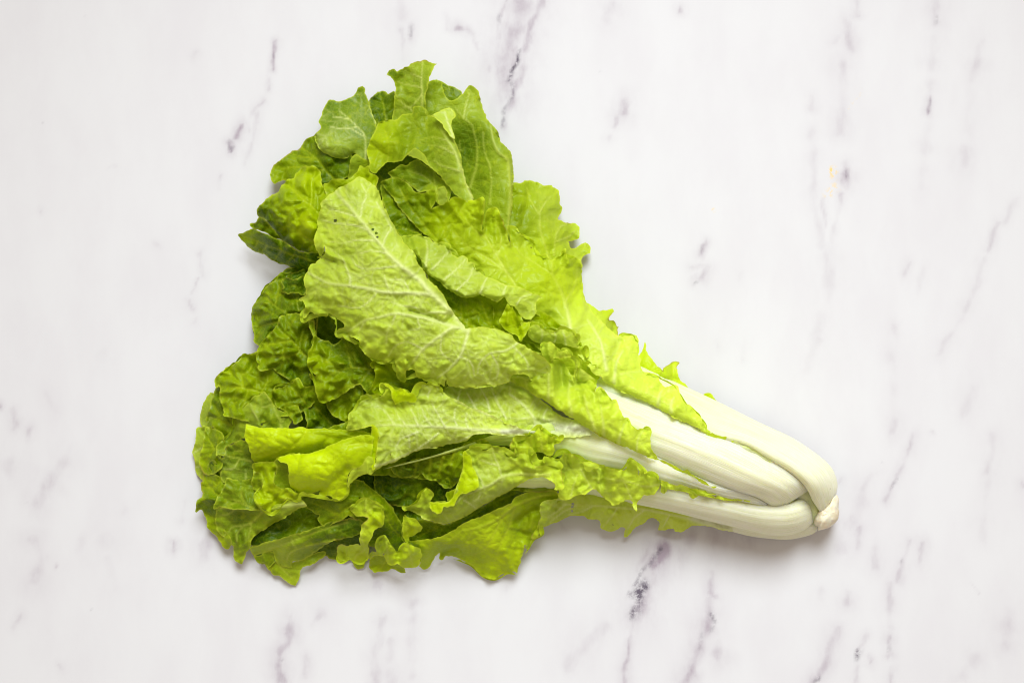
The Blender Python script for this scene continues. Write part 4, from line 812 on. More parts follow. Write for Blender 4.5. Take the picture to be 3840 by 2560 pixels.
ribbon = leaf([patch('M', '480,480 560,430 630,390 680,365 720,362 780,390 860,440 902,475 902,560 922,640 908,690 850,720 795,745 780,800 740,870 720,920 720,1000 727,1080 680,1120 630,1137 560,1120 500,1095 440,1105 382,1107 375,1040 362,930 415,908 460,925 540,910 600,900 632,925 620,840 633,740 660,670 716,605 650,580 580,570 540,540',
     [(490, 485, 3.2), (640, 400, 3.7), (720, 370, 4.0), (880, 460, 4.0), (700, 500, 3.6), (600, 560, 3.1), (900, 580, 3.9), (800, 580, 3.5), (910, 680, 3.4), (720, 640, 3.6), (650, 740, 3.5), (760, 770, 3.2), (630, 880, 3.0), (710, 950, 2.5), (600, 980, 2.2), (720, 1080, 1.6), (630, 1130, 1.3), (480, 1000, 2.2), (370, 940, 2.4), (390, 1090, 1.5), (500, 1080, 1.6)],
     veins=[('560,1090 600,1020 680,960 640,800 720,640 690,500 700,390', .8, .5), ('700,540 800,460 860,460', .5, .4)], folds=[('765,560 830,620 885,690', 1.6, 1.0), ('800,520 770,570', -1.6, 1.0), ('700,380 690,500', 1.4, 1.1), ('460,930 490,1090', 1.6, .9), ('420,930 430,1080', -1.2, .9), ('640,930 600,990', -1.2, 1.2)],
     tone=[(600, 480, .3), (850, 450, .4), (850, 640, .12), (680, 780, .12), (600, 1000, .12), (400, 1000, .2)], pale=[(700, 430, .3), (650, 780, .3), (600, 1050, .2), (800, 620, 0)], cr=.6, ruf=1.2)], head, 'bright frilled leaf edge curling down in a ribbon')
leaf([patch('M', '745,1120 780,1040 900,1030 960,1090 1040,1140 1090,1110 1140,1170 1162,1242 1100,1235 1040,1205 1000,1200 950,1225 860,1232 790,1235 750,1190', [(750, 1130, .7), (790, 1230, .3), (950, 1220, .3), (1160, 1240, .5), (1100, 1150, 1.0), (900, 1050, 1.2), (1030, 1190, .4)], tone=[(800, 1180, .4), (1000, 1150, .45), (1120, 1200, .4)], veins=[('950,1080 900,1160 850,1220', .5, -.3)], cr=.5, ruf=.9)], head)
ribbon_low = leaf([patch('M', '740,1020 770,990 815,1000 810,920 830,840 870,800 920,805 960,860 1000,920 1070,995 1090,970 1150,890 1200,895 1260,930 1330,965 1347,1040 1332,1130 1310,1167 1200,1177 1130,1180 1080,1135 1030,1150 970,1140 920,1080 905,1010 890,1040 790,1045 755,1082 740,1060',
     [(745, 1040, 1.3), (810, 990, 1.7), (830, 850, 2.4), (900, 805, 2.7), (870, 950, 2.0), (960, 880, 2.8), (930, 1040, 2.1), (1070, 1000, 2.1), (1000, 1120, 1.6), (1160, 900, 2.3), (1200, 1050, 2.4), (1330, 980, 2.3), (1320, 1160, 1.3), (1130, 1170, 1.4), (1080, 1100, 1.8)],
     veins=[('1250,1160 1220,1050 1180,920', .6, .4), ('960,1120 950,1000 930,860', .6, .4)], folds=[('925,820 940,920 910,1000', 2.0, 1.0), ('870,860 860,990', -1.5, 1.2), ('1040,1020 1000,1100', 1.2, 1.0), ('1200,910 1250,1000', 1.2, 1.3), ('1090,990 1080,1110', -1.4, 1.2)], tone=[(850, 900, .45), (950, 950, .22), (1050, 1080, .15), (1200, 1050, .12), (770, 1030, .3)], pale=[(800, 1020, .5), (900, 850, .2), (1000, 1050, .1)], cr=.6, ruf=1.3)], head)

low = leaf([patch('Q', '-60,1180 100,1165 300,1130 420,1080 560,1000 700,930 850,870 1000,800 1130,740 1250,640 1350,600 1500,570 1650,580 1750,700 1620,780 1500,900 1502,980 1490,1060 1525,1100 1500,1130 1440,1140 1410,1165 1385,1200 1370,1260 1345,1275 1320,1255 1310,1220 1290,1330 1260,1420 1240,1500 1226,1576 1178,1544 1098,1560 1034,1584 962,1643 890,1632 826,1600 762,1536 682,1464 570,1408 474,1376 394,1368 330,1408 301,1384 306,1328 260,1370 220,1430 190,1500 150,1515 100,1500 60,1480 75,1440 90,1350 60,1280 -40,1240',
     [(-40, 1200, 2.1), (100, 1170, 2.4), (300, 1140, 2.7), (560, 1010, 3.0), (850, 880, 3.1), (1130, 750, 3.2), (1350, 620, 3.2), (1600, 650, 3.0), (1450, 800, 2.3), (1500, 1000, 1.9), (1515, 1100, 1.5), (1350, 1260, 1.0), (1250, 900, 2.0), (1100, 1000, 2.4), (1220, 1100, 1.7), (1300, 1300, 1.2), (800, 1080, 2.9), (600, 1180, 2.6), (800, 1280, 2.0), (1000, 1300, 2.0), (1100, 1450, 1.3), (1226, 1570, .7), (962, 1640, .25), (770, 1530, .4), (570, 1400, .6), (480, 1280, 1.7), (320, 1390, .5), (340, 1250, 1.9), (150, 1300, 1.9), (80, 1480, .7), (180, 1500, .6)],
     veins=[('1600,640 1500,660 1350,705 1200,770 1080,860 980,930 900,970 800,1010 690,1042 580,1055 500,1120 420,1180', 1.2, .7), ('700,1045 640,1180 620,1210', .6, -.4), ('990,930 1000,1030', .5, -.3), ('1080,860 950,1100 850,1280 700,1350', .8, -.5), ('1200,770 1130,1000 1020,1250 960,1450', .8, -.5), ('850,1280 780,1230', .5, -.3)],
     folds=[('1200,960 1330,880 1450,820', -2.2, 2.0), ('1240,1080 1330,1100 1360,1080', -1.5, 1.2), ('1400,880 1360,1060', 1.5, 1.8), ('310,1340 400,1290 520,1260', -1.6, 1.3), ('1080,1300 1130,1500', 1.2, 2.2), ('300,1230 240,1400', -1.5, 1.6), ('1300,1200 1240,1400', 1.3, 1.6)],
     tone=[(0, 1200, .3), (300, 1180, .2), (560, 1060, .3), (800, 950, .35), (1100, 850, .35), (1400, 700, .45), (1450, 1000, .3), (1220, 1000, .55), (900, 1150, .15), (1000, 1400, .12), (1250, 1350, .15), (600, 1250, .25), (400, 1330, .5), (150, 1450, .2), (700, 1400, .35)], pale=[(800, 1100, .1), (300, 1180, .1), (1100, 1400, .05)], cr=.35, und=1.2, ruf=1.4)],
     head, 'wide smooth leaf fanning out onto the marble below the head')
leaf([patch('Q', '60,930 370,985 600,890 900,720 1150,570 1300,520 1600,540 1700,600 1450,700 1250,720 1000,850 700,990 420,1130 150,1230 -120,1180 -100,1000', [(100, 950, 2.2), (370, 990, 2.3), (700, 850, 2.4), (1000, 680, 2.5), (1300, 560, 2.6), (1600, 580, 2.6), (1250, 680, 2.0), (900, 860, 1.9), (500, 1060, 1.7), (100, 1180, 1.5), (-100, 1100, 1.7)], veins=[('1500,570 1200,620 900,760 600,920', .8, .4), ('300,1020 150,1080 50,1130', .5, .3)], tone=[(100, 1080, .75), (500, 980, .75), (900, 800, .8), (1300, 600, .7)], cr=.7)], head)
leaf([patch('M', '1150,565 1200,590 1270,600 1320,640 1352,700 1340,750 1280,800 1220,812 1200,835 1205,895 1150,875 1130,800 1118,720 1128,640', [(1150, 575, 3.2), (1270, 605, 3.2), (1350, 710, 2.7), (1280, 800, 2.4), (1140, 720, 2.9), (1230, 700, 3.1), (1200, 890, 2.2)], veins=[('1190,860 1170,740 1160,620', .6, .5)], folds=[('1180,640 1250,700', 1.2, 1.2)], tone=[(1150, 650, .3), (1280, 720, .1)], pale=.1, cr=.4, ruf=.9)], head)

# ---- the ribbed leaf in the shadowed hollow and the pale leaf that folds above it
leaf([patch('Q', '-260,330 0,235 200,185 450,110 600,40 800,-20 900,60 800,120 640,250 600,380 560,440 510,512 440,552 350,550 280,490 220,482 160,452 100,402 40,440 0,432 -150,440', [(-200, 350, 3.3), (0, 240, 3.9), (200, 190, 4.0), (450, 120, 4.2), (800, 20, 4.3), (0, 420, 3.0), (160, 440, 3.1), (400, 540, 3.0), (510, 500, 3.3), (300, 330, 3.5), (500, 300, 3.8)],
     veins=[('200,190 190,320 165,440', 1.6, 1.4), ('370,150 330,260 285,440', 1.5, 1.4), ('480,130 450,230 420,340', 1.4, 1.2), ('40,240 20,350 5,430', 1.5, 1.2), ('390,440 440,490 500,500', .7, .6), ('290,290 380,290', .8, .6)], folds=[('380,300 440,300 470,380', 1.6, 1.2)], tone=[(0, 350, .8), (200, 350, .62), (420, 350, .55), (450, 500, .75), (700, 60, .45)], cr=1.6, ruf=1.0)], head)
pale = leaf([patch('Q', '-134,790 -124,779 -34,769 36,734 86,664 96,604 146,569 180,560 236,604 241,644 211,674 200,720 246,730 300,722 400,717 440,700 470,660 490,600 520,500 560,400 590,330 590,220 595,130 640,100 690,80 790,80 810,120 870,120 930,70 990,60 1040,80 1060,120 1110,110 1150,180 1200,155 1260,135 1340,140 1370,200 1400,250 1440,300 1490,290 1561,278 1611,268 1741,313 1746,443 1776,543 1731,588 1661,573 1666,523 1611,483 1511,433 1400,450 1250,525 1180,562 1120,600 1000,670 900,722 820,762 740,820 640,880 560,912 500,942 440,972 370,995 300,985 190,950 100,910 30,860 -50,820 -100,830',
     [(-130, 788, 3.2), (30, 740, 3.6), (180, 565, 4.0), (235, 630, 3.9), (120, 760, 3.6), (30, 850, 3.4), (200, 940, 3.1), (370, 990, 3.0), (420, 860, 3.6), (560, 760, 4.1), (480, 650, 4.2), (600, 620, 4.5), (820, 560, 4.6), (1040, 430, 4.7), (620, 120, 5.0), (590, 280, 4.7), (800, 90, 4.8), (860, 330, 4.5), (980, 70, 4.9), (1150, 260, 4.6), (1280, 140, 5.0), (1430, 290, 4.9), (1400, 400, 4.5), (1740, 330, 4.9), (1740, 570, 4.7), (1600, 420, 4.7), (900, 710, 3.7), (650, 870, 3.2), (1180, 555, 4.0)],
     veins=[('1600,400 1500,405 1300,395 1150,405 1050,430 980,480 900,530 820,560 700,600 600,640 500,740', 1.5, 1.2), ('830,545 790,450 740,360', .9, .8), ('1050,430 1010,330 1000,290 960,200 930,90', .8, .7), ('1000,290 900,270 800,230', .7, .6), ('800,610 760,680 700,710', .6, .5), ('1080,420 1030,500', .6, .4), ('-10,830 100,905 250,970 370,990', .9, .8), ('600,700 690,760 750,810', .6, .5)],
     folds=[('1270,290 1180,370 1060,395', -1.6, 1.6), ('1150,190 1230,280 1420,330', 1.6, 1.6), ('1040,90 1100,150 1180,180', -1.5, 1.3), ('130,600 170,740 200,830', 1.2, 1.3), ('150,760 80,820', -1.2, 1.3), ('1380,200 1400,300', -1.3, 1.0), ('640,700 560,860', -.8, 1.2)], roll=[('1120,600 900,722 740,820 560,912 370,995', .45, .5)],
     tone=[(0, 800, .35), (180, 620, .35), (400, 880, .4), (700, 720, .35), (900, 620, .35), (900, 300, .35), (700, 130, .25), (1250, 220, .22), (1450, 350, .2), (1700, 420, .12)], pale=[(100, 800, .7), (180, 600, .1), (500, 850, .75), (900, 640, .75), (900, 300, .75), (760, 120, .3), (1250, 200, .35), (1650, 420, .4), (50, 740, .1)], cr=1.1, und=1.0, ruf=1.5),
  patch('Q', '592,132 650,160 695,230 705,300 745,390 768,470 765,560 700,600 620,625 550,632 505,690 480,775 420,780 350,780 330,850 280,865 230,840 195,780 190,730 250,722 400,716 440,698 470,658 490,598 520,498 560,398 588,328', [(594, 135, 5.15), (590, 320, 4.8), (520, 500, 4.5), (440, 700, 4.3), (250, 730, 4.1), (690, 230, 5.0), (740, 400, 5.0), (762, 540, 5.0), (620, 622, 4.9), (640, 420, 5.05), (580, 560, 4.9), (500, 700, 4.6), (290, 860, 4.1), (340, 780, 4.3), (200, 780, 4.1), (400, 770, 4.4)], veins=[('760,470 680,480 600,430', .5, .3)], tone=.14, cr=.35, ruf=.6, und=.6),
  patch('Q', '380,640 400,600 460,580 500,560 480,680 430,715 390,715', [(385, 640, 3.6), (460, 580, 3.9), (400, 710, 3.6)], tone=.4, cr=.4)], head, 'pale leaf with yellow turned-over flap at the lower middle')

# ---- rolled bright leaf on the left
rolled = leaf([patch('E', '435,375 480,380 540,395 600,402 700,398 780,400 850,393 900,403 1000,400 1060,412 1180,415 1300,425 1365,440 1400,470 1250,490 1180,500 1120,530 1060,560 1000,590 900,610 800,620 720,630 665,650 600,660 500,655 470,620 462,580 450,540 432,490 425,440',
     [(430, 385, 3.9), (428, 470, 3.7), (470, 610, 3.2), (560, 420, 4.2), (700, 410, 4.2), (600, 520, 4.3), (750, 500, 4.6), (600, 640, 3.2), (760, 600, 3.7), (1000, 410, 4.4), (950, 480, 4.7), (1000, 570, 3.9), (1300, 440, 4.8), (1200, 490, 4.4)],
     veins=[('890,405 850,470 780,530 700,575 600,625', 1.2, -.7), ('760,545 720,530 640,490 560,470 450,470', .7, -.5), ('800,510 700,450 600,420', .5, -.4), ('620,500 540,560 480,590', .5, -.4), ('1250,450 1080,470 900,440', .6, -.4)],
     roll=[('435,375 540,395 700,398 1000,400 1180,415', .35, .4), ('500,655 665,640 800,610 1000,580', .7, .7)], tone=[(450, 430, .0), (600, 450, .04), (800, 480, .1), (1000, 470, .3), (600, 610, .2), (1200, 440, .45)], cr=.4, und=.8, ruf=.5),
  patch('E', '640,640 690,622 745,655 790,760 800,880 700,845 645,820 636,780 662,700', [(650, 650, 3.9), (740, 660, 4.2), (640, 790, 3.5), (700, 760, 3.3), (780, 860, 3.5)], tone=.6, cr=.4, ruf=.4),
  patch('E', '660,632 680,612 720,600 780,588 860,588 950,570 1010,548 1060,520 1130,490 1200,465 1300,448 1368,458 1375,520 1362,600 1345,615 1320,620 1300,655 1250,690 1220,700 1190,750 1185,830 1180,880 1150,915 1120,930 1080,920 1040,905 1000,915 975,885 980,862 900,885 840,890 795,870 758,830 748,760 742,668 700,648',
     [(665, 635, 4.3), (740, 660, 4.6), (750, 780, 4.4), (780, 595, 4.6), (1000, 560, 4.8), (1200, 475, 5.1), (1365, 480, 5.3), (1360, 600, 5.1), (850, 680, 5.2), (1000, 640, 5.4), (1150, 580, 5.5), (800, 860, 4.0), (900, 870, 4.0), (1000, 780, 4.9), (1180, 760, 4.6), (1130, 920, 3.8), (1000, 905, 3.9), (1280, 640, 5.0)],
     veins=[('1370,515 1250,515 1100,535 1020,555', 1.3, -.6), ('760,770 850,720 930,640', .5, -.3), ('940,700 960,780 1000,800', .6, -.4), ('1150,550 1060,620 1040,720', .5, -.3), ('1100,900 1130,800 1180,720', .6, -.3)],
     roll=[('660,632 720,600 860,588 1010,548 1130,490 1200,465', .4, .45), ('758,830 840,890 980,862', .7, .7)], folds=[('990,870 1080,790 1180,700', -1.5, 2.2)], tone=[(750, 700, .0), (900, 650, .0), (1000, 800, .12), (1200, 560, .2), (1300, 500, .3), (1100, 880, .1), (1250, 650, .2)], cr=.3, und=.8, ruf=.6),
  patch('E', '1345,610 1378,635 1372,720 1352,747 1320,735 1260,762 1215,792 1192,842 1180,820 1186,752 1215,700 1262,690 1300,655 1320,618', [(1350, 620, 5.2), (1375, 650, 5.0), (1350, 740, 4.7), (1220, 700, 4.9), (1260, 755, 4.7), (1190, 835, 4.5)], folds=[('1330,650 1330,730', 1.2, .6), ('1260,700 1240,770', -1, .8)], tone=.1, pale=.45, cr=.5, ruf=1.2),
  patch('E', '495,655 560,648 660,655 668,700 647,760 642,800 690,838 760,840 800,868 840,885 832,930 790,942 740,920 690,960 640,1000 625,1042 605,1035 600,1010 540,985 510,940 500,890 520,860 550,840 558,770 540,740 500,720 480,690 485,665',
     [(490, 670, 3.3), (560, 655, 3.5), (655, 665, 3.4), (640, 780, 3.2), (560, 760, 3.1), (510, 890, 3.0), (620, 900, 3.1), (560, 950, 3.3), (620, 1035, 2.7), (700, 860, 3.5), (740, 920, 3.3), (830, 920, 3.6), (800, 870, 3.8)],
     veins=[('820,920 720,880 620,860 540,880', .7, .5), ('640,960 600,880', .5, .4)], folds=[('600,880 650,900 660,960', -1.6, 1.4), ('540,860 560,920', -1.2, 1.2), ('760,860 800,900', 1.3, .9), ('700,900 740,870', -1.2, .9), ('555,660 560,760', -1.4, .8), ('510,690 540,800', 1, .8)], tone=[(520, 700, .4), (600, 700, .3), (540, 900, .3), (620, 980, .15), (750, 880, .25), (640, 900, .4)], cr=1.0, ruf=1.5),
  patch('E', '482,690 500,718 545,735 562,780 550,835 520,852 490,840 478,800 485,750', [(485, 700, 2.9), (560, 780, 3.0), (490, 830, 2.6)], folds=[('490,770 550,775', 1, .6)], tone=.6, cr=1.0, ruf=1.0)], head, 'rolled bright yellow-green leaf lying over the left of the head')

# ---- white stalks (each belongs to a leaf)
stalk('H', [(1400, 1150, 1335, 1235, 1.9, 2.1, .2, .9), (1438, 1092, 1318, 1205, 2.1, 2.7, .4, 1.2), (1452, 1010, 1268, 1130, 1.7, 3.4, 1.1, 1.4), (1425, 915, 1235, 1062, 1.4, 3.9, 1.6, 1.6), (1365, 840, 1180, 990, 1.3, 4.3, 1.7, 1.6), (1265, 762, 1080, 910, 1.3, 4.5, 1.7, 1.6), (1115, 664, 950, 838, 1.3, 4.6, 1.7, 1.5),
              (890, 560, 740, 722, 1.3, 4.6, 1.6, 1.4), (600, 415, 470, 670, 1.3, 4.5, 1.5, 1.3), (320, 285, 100, 500, 1.3, 4.4, 1.4, 1.2), (0, 138, -230, 380, 1.4, 4.3, 1.3, 1.1), (-330, 0, -560, 200, 1.5, 4.0, 1.0, 1.0), (-600, -130, -820, 20, 1.6, 3.4, .7, .8)], big, flute=.05, nf=5, green=(.3, 1.5))

inner = leaf([patch('J', '150,180 220,175 310,165 370,180 420,225 470,280 500,280 520,268 515,310 560,290 640,265 720,285 790,320 820,370 850,470 900,480 942,485 930,540 915,600 910,640 960,645 1010,660 1050,690 1062,740 1142,770 1092,810 1070,860 1052,910 1035,960 950,1010 850,990 740,900 640,780 560,640 450,560 400,520 300,440 215,410 160,400 180,300 190,250',
     [(160, 190, 5.0), (310, 170, 5.2), (500, 285, 5.3), (640, 268, 5.4), (820, 370, 5.3), (935, 487, 5.2), (910, 630, 5.0), (1050, 695, 5.2), (1135, 770, 5.1), (1040, 940, 4.8), (170, 390, 4.9), (350, 430, 4.5), (520, 560, 4.4), (700, 600, 4.6), (750, 800, 4.4), (900, 850, 4.7), (850, 980, 4.6)],
     veins=[('900,960 860,780 880,620 860,480', .6, .4)], tone=[(200, 250, .3), (350, 420, .5), (600, 480, .3), (800, 560, .18), (1000, 720, .1), (800, 850, .3)], pale=[(900, 600, .2), (300, 300, .1)], cr=.7, ruf=1.6),
  patch('J', '255,335 275,250 310,225 370,225 430,260 480,290 515,310 560,290 640,265 720,285 790,320 820,370 852,475 760,472 650,442 560,432 500,422 400,424 310,404', [(260, 335, 5.3), (310, 228, 5.6), (480, 292, 5.7), (640, 268, 5.7), (820, 370, 5.6), (845, 470, 5.3), (600, 435, 5.3), (400, 420, 5.2), (400, 330, 5.8), (660, 350, 5.85), (310, 400, 5.2)], veins=[('400,420 420,330 400,240', .7, .5), ('560,430 580,350 560,295', .6, .5), ('700,450 680,350 650,270', .6, .5)], tone=.22, pale=.7, cr=.5, ruf=.8),
  patch('J', '385,480 420,440 485,428 515,413 548,428 575,480 612,530 662,525 705,508 748,555 774,594 690,607 625,624 560,610 525,650 517,760 490,705 470,640 430,590 405,540', [(390, 485, 5.6), (515, 416, 6.0), (440, 540, 5.8), (500, 500, 6.1), (570, 540, 5.9), (610, 600, 5.8), (660, 560, 6.1), (710, 512, 6.0), (770, 592, 5.7), (510, 740, 5.7)], folds=[('480,440 500,560 520,640', 1.4, .7), ('575,490 560,590', -1.4, .7), ('640,530 620,610', 1, .6), ('705,515 690,600', 1.2, .6)], tone=[(430, 500, .15), (540, 500, .2), (660, 570, .1), (740, 570, .1)], pale=.55, cr=.8, ruf=1.2),
  patch('J', '770,588 838,622 840,690 817,750 802,862 786,852 788,740 800,680 788,640', [(775, 590, 5.6), (838, 625, 5.8), (795, 700, 5.3), (825, 700, 5.8), (800, 855, 5.4)], folds=[('830,640 825,720 805,840', 1, .5)], tone=.2, pale=.45, cr=.8, ruf=1.2),
  patch('J', '838,730 890,750 950,790 1000,830 1037,872 1010,852 960,862 910,885 850,872 800,862 815,790', [(838, 732, 5.5), (950, 790, 5.5), (1035, 870, 5.2), (900, 880, 5.2), (805, 860, 5.3), (890, 810, 5.65)], tone=.12, pale=.85, cr=.4, ruf=.7)], head, 'small crumpled leaf edges at the middle of the head')
strip = leaf([patch('G', '-80,395 0,432 60,462 140,510 230,560 310,610 340,642 420,690 480,725 550,765 640,820 710,865 800,900 880,935 950,970 1030,1005 1080,1020 1135,1032 1090,980 1062,930 1055,880 1057,830 1045,788 1000,795 960,803 920,780 900,730 880,712 857,722 850,680 825,640 817,600 800,583 762,592 742,555 722,510 690,487 660,500 645,530 650,470 600,430 520,420 470,400 440,330 385,300 325,280 200,230 0,260',
     [(-60, 390, 5.0), (0, 300, 5.0), (200, 260, 5.2), (140, 480, 5.7), (310, 580, 6.0), (310, 400, 6.1), (340, 300, 5.6), (400, 340, 4.9), (420, 460, 5.0), (460, 620, 6.0), (560, 560, 5.9), (470, 420, 5.2), (640, 480, 5.5), (690, 490, 5.8), (640, 780, 5.9), (720, 650, 6.0), (800, 590, 5.7), (800, 870, 5.8), (880, 720, 5.9), (900, 850, 6.0), (1050, 790, 5.8), (1060, 920, 5.7), (1120, 1025, 5.3), (960, 960, 5.6)],
     veins=[('310,610 305,520 310,380', 1.6, 1.2), ('482,725 455,560 465,440', 1.8, 1.0), ('652,815 600,680 570,550', 1.7, 1.0), ('717,862 705,750 690,620', 1.5, .8), ('825,905 832,850 865,760', 1.4, .9), ('160,520 130,440', 1.2, .6), ('60,460 50,400', 1.2, .6), ('960,970 960,880 1000,810', .8, .5)],
     folds=[('395,330 405,480', -3.0, 2.2), ('330,340 340,560', 1.8, 2), ('520,480 540,600', -2.0, 2), ('640,540 660,640', -1.6, 2), ('845,700 830,860', 1.6, 1.8), ('560,440 620,520', -1.5, 1.4), ('480,440 520,500', 1.5, 1.0)],
     roll=[('-80,395 140,510 310,610 340,642 480,725 640,820 800,900 950,970 1135,1032', .6, .75)],
     tone=[(0, 380, .3), (150, 480, .3), (400, 400, .3), (300, 560, .12), (500, 600, .08), (700, 700, .05), (900, 800, .02), (1080, 980, .0)], pale=[(200, 450, .2), (310, 450, .5), (500, 620, .35), (700, 700, .45), (900, 850, .6), (1060, 900, .65)], cr=1.0, und=1.2, ruf=1.5),
  patch('G', '1120,1025 1180,1045 1250,1078 1300,1100 1325,1088 1340,1100 1365,1130 1400,1150 1450,1180 1510,1222 1540,1222 1520,1232 1430,1190 1330,1135 1240,1095', [(1130, 1030, 5.0), (1250, 1085, 5.0), (1328, 1090, 5.1), (1400, 1155, 4.9), (1530, 1225, 4.8), (1330, 1125, 4.8)], tone=.02, pale=.3, cr=.3, ruf=.9)], head, 'pale-veined leaf edge lying along the middle stalk')
stalk('H', [(1250, 1050, 1030, 1190, 3.3, 2.9, .35, 1.0), (1240, 1000, 965, 1168, 3.6, 3.5, .8, 1.2), (1190, 945, 852, 1107, 3.9, 3.9, 1.1, 1.4), (1040, 830, 660, 1050, 4.1, 4.3, 1.2, 1.5), (780, 675, 350, 934, 4.1, 4.4, 1.25, 1.5), (510, 570, 150, 842, 4.1, 4.4, 1.2, 1.5), (110, 410, -130, 740, 4.4, 4.5, .75, 1.4), (-300, 240, -400, 580, 4.1, 4.4, .7, 1.3), (-600, 100, -660, 400, 3.7, 4.0, .6, 1.2), (-800, 0, -860, 260, 3.3, 3.6, .5, 1.0)], strip, flute=.075, nf=4.5, green=(.45, 1.5))
# frill between the outer and the middle stalk
leaf([patch('H', '480,655 520,635 560,648 610,655 635,655 655,690 700,700 740,712 860,780 980,850 960,848 840,790 720,725 640,702 560,690', [(500, 650, 5.0), (630, 655, 5.1), (740, 715, 5.0), (970, 850, 4.9), (600, 690, 4.8)], tone=.05, pale=.3, cr=.2, ruf=.6, white=[('700,705 860,790 980,855', .1)])], head)

mid = leaf([patch('F', '500,130 560,90 700,70 900,40 1040,60 1150,130 1290,230 1330,280 1450,330 1568,385 1620,440 1568,460 1400,470 1200,450 1080,420 950,365 850,320 700,260 600,220 540,190',
     [(520, 130, 4.5), (700, 80, 4.4), (900, 50, 4.5), (1150, 140, 4.6), (1300, 250, 4.8), (1560, 400, 5.0), (1400, 450, 5.1), (1200, 400, 5.0), (950, 300, 4.9), (800, 200, 4.5), (1050, 230, 4.7), (650, 200, 4.7)],
     veins=[('760,270 720,200 690,140', 1.0, .9), ('860,280 830,180 780,90', 1.0, .9), ('980,330 900,190 860,80', 1.0, .9), ('1190,400 1190,340 1100,230 1000,150', 1.6, 1.0), ('1290,400 1250,330 1280,250', 1.4, .9), ('1100,330 1160,320', .8, .6), ('1350,410 1290,340', 1.2, .8), ('620,210 640,130', .8, .7)],
     folds=[('1210,350 1290,380', -2, 1.3), ('930,130 960,210', -1, 1), ('1000,100 1150,180', 1, 1.4)], tone=[(600, 130, .35), (900, 120, .25), (1150, 220, .2), (1400, 400, .0)], pale=.85, cr=2.0, wr=2.4, cell=.8, ruf=.5, white=[('1640,430 1500,410 1350,400 1250,402', .42)]),
  patch('F', '-190,415 -180,320 -172,290 -140,260 -115,215 -95,185 -90,165 -50,150 0,170 50,165 80,130 50,92 62,75 120,88 170,118 250,135 310,165 318,125 360,85 410,70 455,72 490,100 530,150 600,190 700,240 830,290 920,330 1000,375 1090,405 1180,410 1260,424 1180,440 1090,450 900,450 800,440 720,462 680,490 600,515 540,525 450,545 350,560 250,600 150,650 60,690 0,715 15,640 28,560 42,470 20,400 -10,385 -60,400 -120,408',
     [(-185, 400, 4.7), (-130, 250, 4.6), (0, 175, 4.8), (75, 140, 5.2), (60, 78, 5.3), (200, 240, 4.9), (310, 170, 5.1), (410, 72, 5.4), (500, 130, 5.3), (420, 200, 5.0), (600, 195, 5.3), (830, 290, 5.4), (1090, 405, 5.3), (650, 320, 5.0), (300, 370, 5.4), (0, 385, 5.4), (600, 400, 5.4), (900, 435, 5.3), (450, 480, 5.2), (540, 520, 4.9), (250, 590, 5.0), (0, 705, 5.0), (30, 500, 5.3), (150, 540, 5.3), (-60, 330, 4.9), (1250, 425, 5.15)],
     veins=[('1280,420 1000,422 800,415 600,400 400,385 200,380 30,382', 2.0, 1.3), ('1090,405 960,345 850,300 700,238 600,195', 2.0, 1.2), ('330,380 280,260 250,220', .9, .8), ('530,395 470,290 430,220', .9, .9), ('160,378 80,270 0,240', .8, .7), ('620,400 600,330 600,260', .8, .8), ('430,390 380,310 350,240', .6, .6), ('700,405 680,340 690,290', .7, .7), ('240,380 180,300 150,240', .6, .5), ('-10,690 150,640 250,590 330,560 450,545', 1.4, .9), ('900,430 760,445 620,500 540,520', 1.0, .7), ('400,170 420,110', .5, .4), ('330,430 200,480 160,560', .8, .8), ('480,440 400,500 330,550', .7, .8), ('260,450 270,540', .6, .6)],
     folds=[('60,80 100,120 60,170', 1.6, 1.0), ('310,170 420,200 540,190', 1.2, 1.4), ('150,150 160,210', 1.2, 1.0)], roll=[('0,715 150,650 350,560 540,525 680,490', .3, .35)],
     tone=[(-150, 350, .3), (0, 250, .28), (200, 150, .22), (400, 120, .25), (400, 300, .3), (200, 500, .3), (500, 480, .25), (800, 330, .15), (1000, 410, .05)], pale=[(-150, 350, .5), (0, 250, .75), (180, 150, .05), (400, 120, .8), (500, 320, .95), (300, 480, .95), (900, 400, .95)], cr=2.0, wr=2.6, cell=.8, und=1.0, ruf=1.2, white=[('1300,430 1150,428 950,425', .16)]),
  patch('F', '62,75 120,86 170,118 205,105 250,130 300,150 314,180 300,217 250,206 200,216 160,232 143,190 130,130', [(65, 78, 5.6), (170, 120, 5.6), (300, 152, 5.4), (300, 215, 5.2), (200, 214, 5.3), (155, 228, 5.3), (210, 160, 5.6)], folds=[('170,120 160,220', -1.2, .9), ('230,130 220,210', 1, .8)], tone=.08, cr=.4, ruf=.9),
  patch('F', '-18,375 25,398 44,470 28,560 14,690 -12,705 -22,600 -12,480', [(-15, 380, 5.4), (40, 460, 5.5), (10, 690, 5.1), (-15, 600, 4.8), (-10, 480, 5.1)], tone=.03, cr=.2, ruf=.4)], head, 'pale crinkled leaf with a strong white midrib')
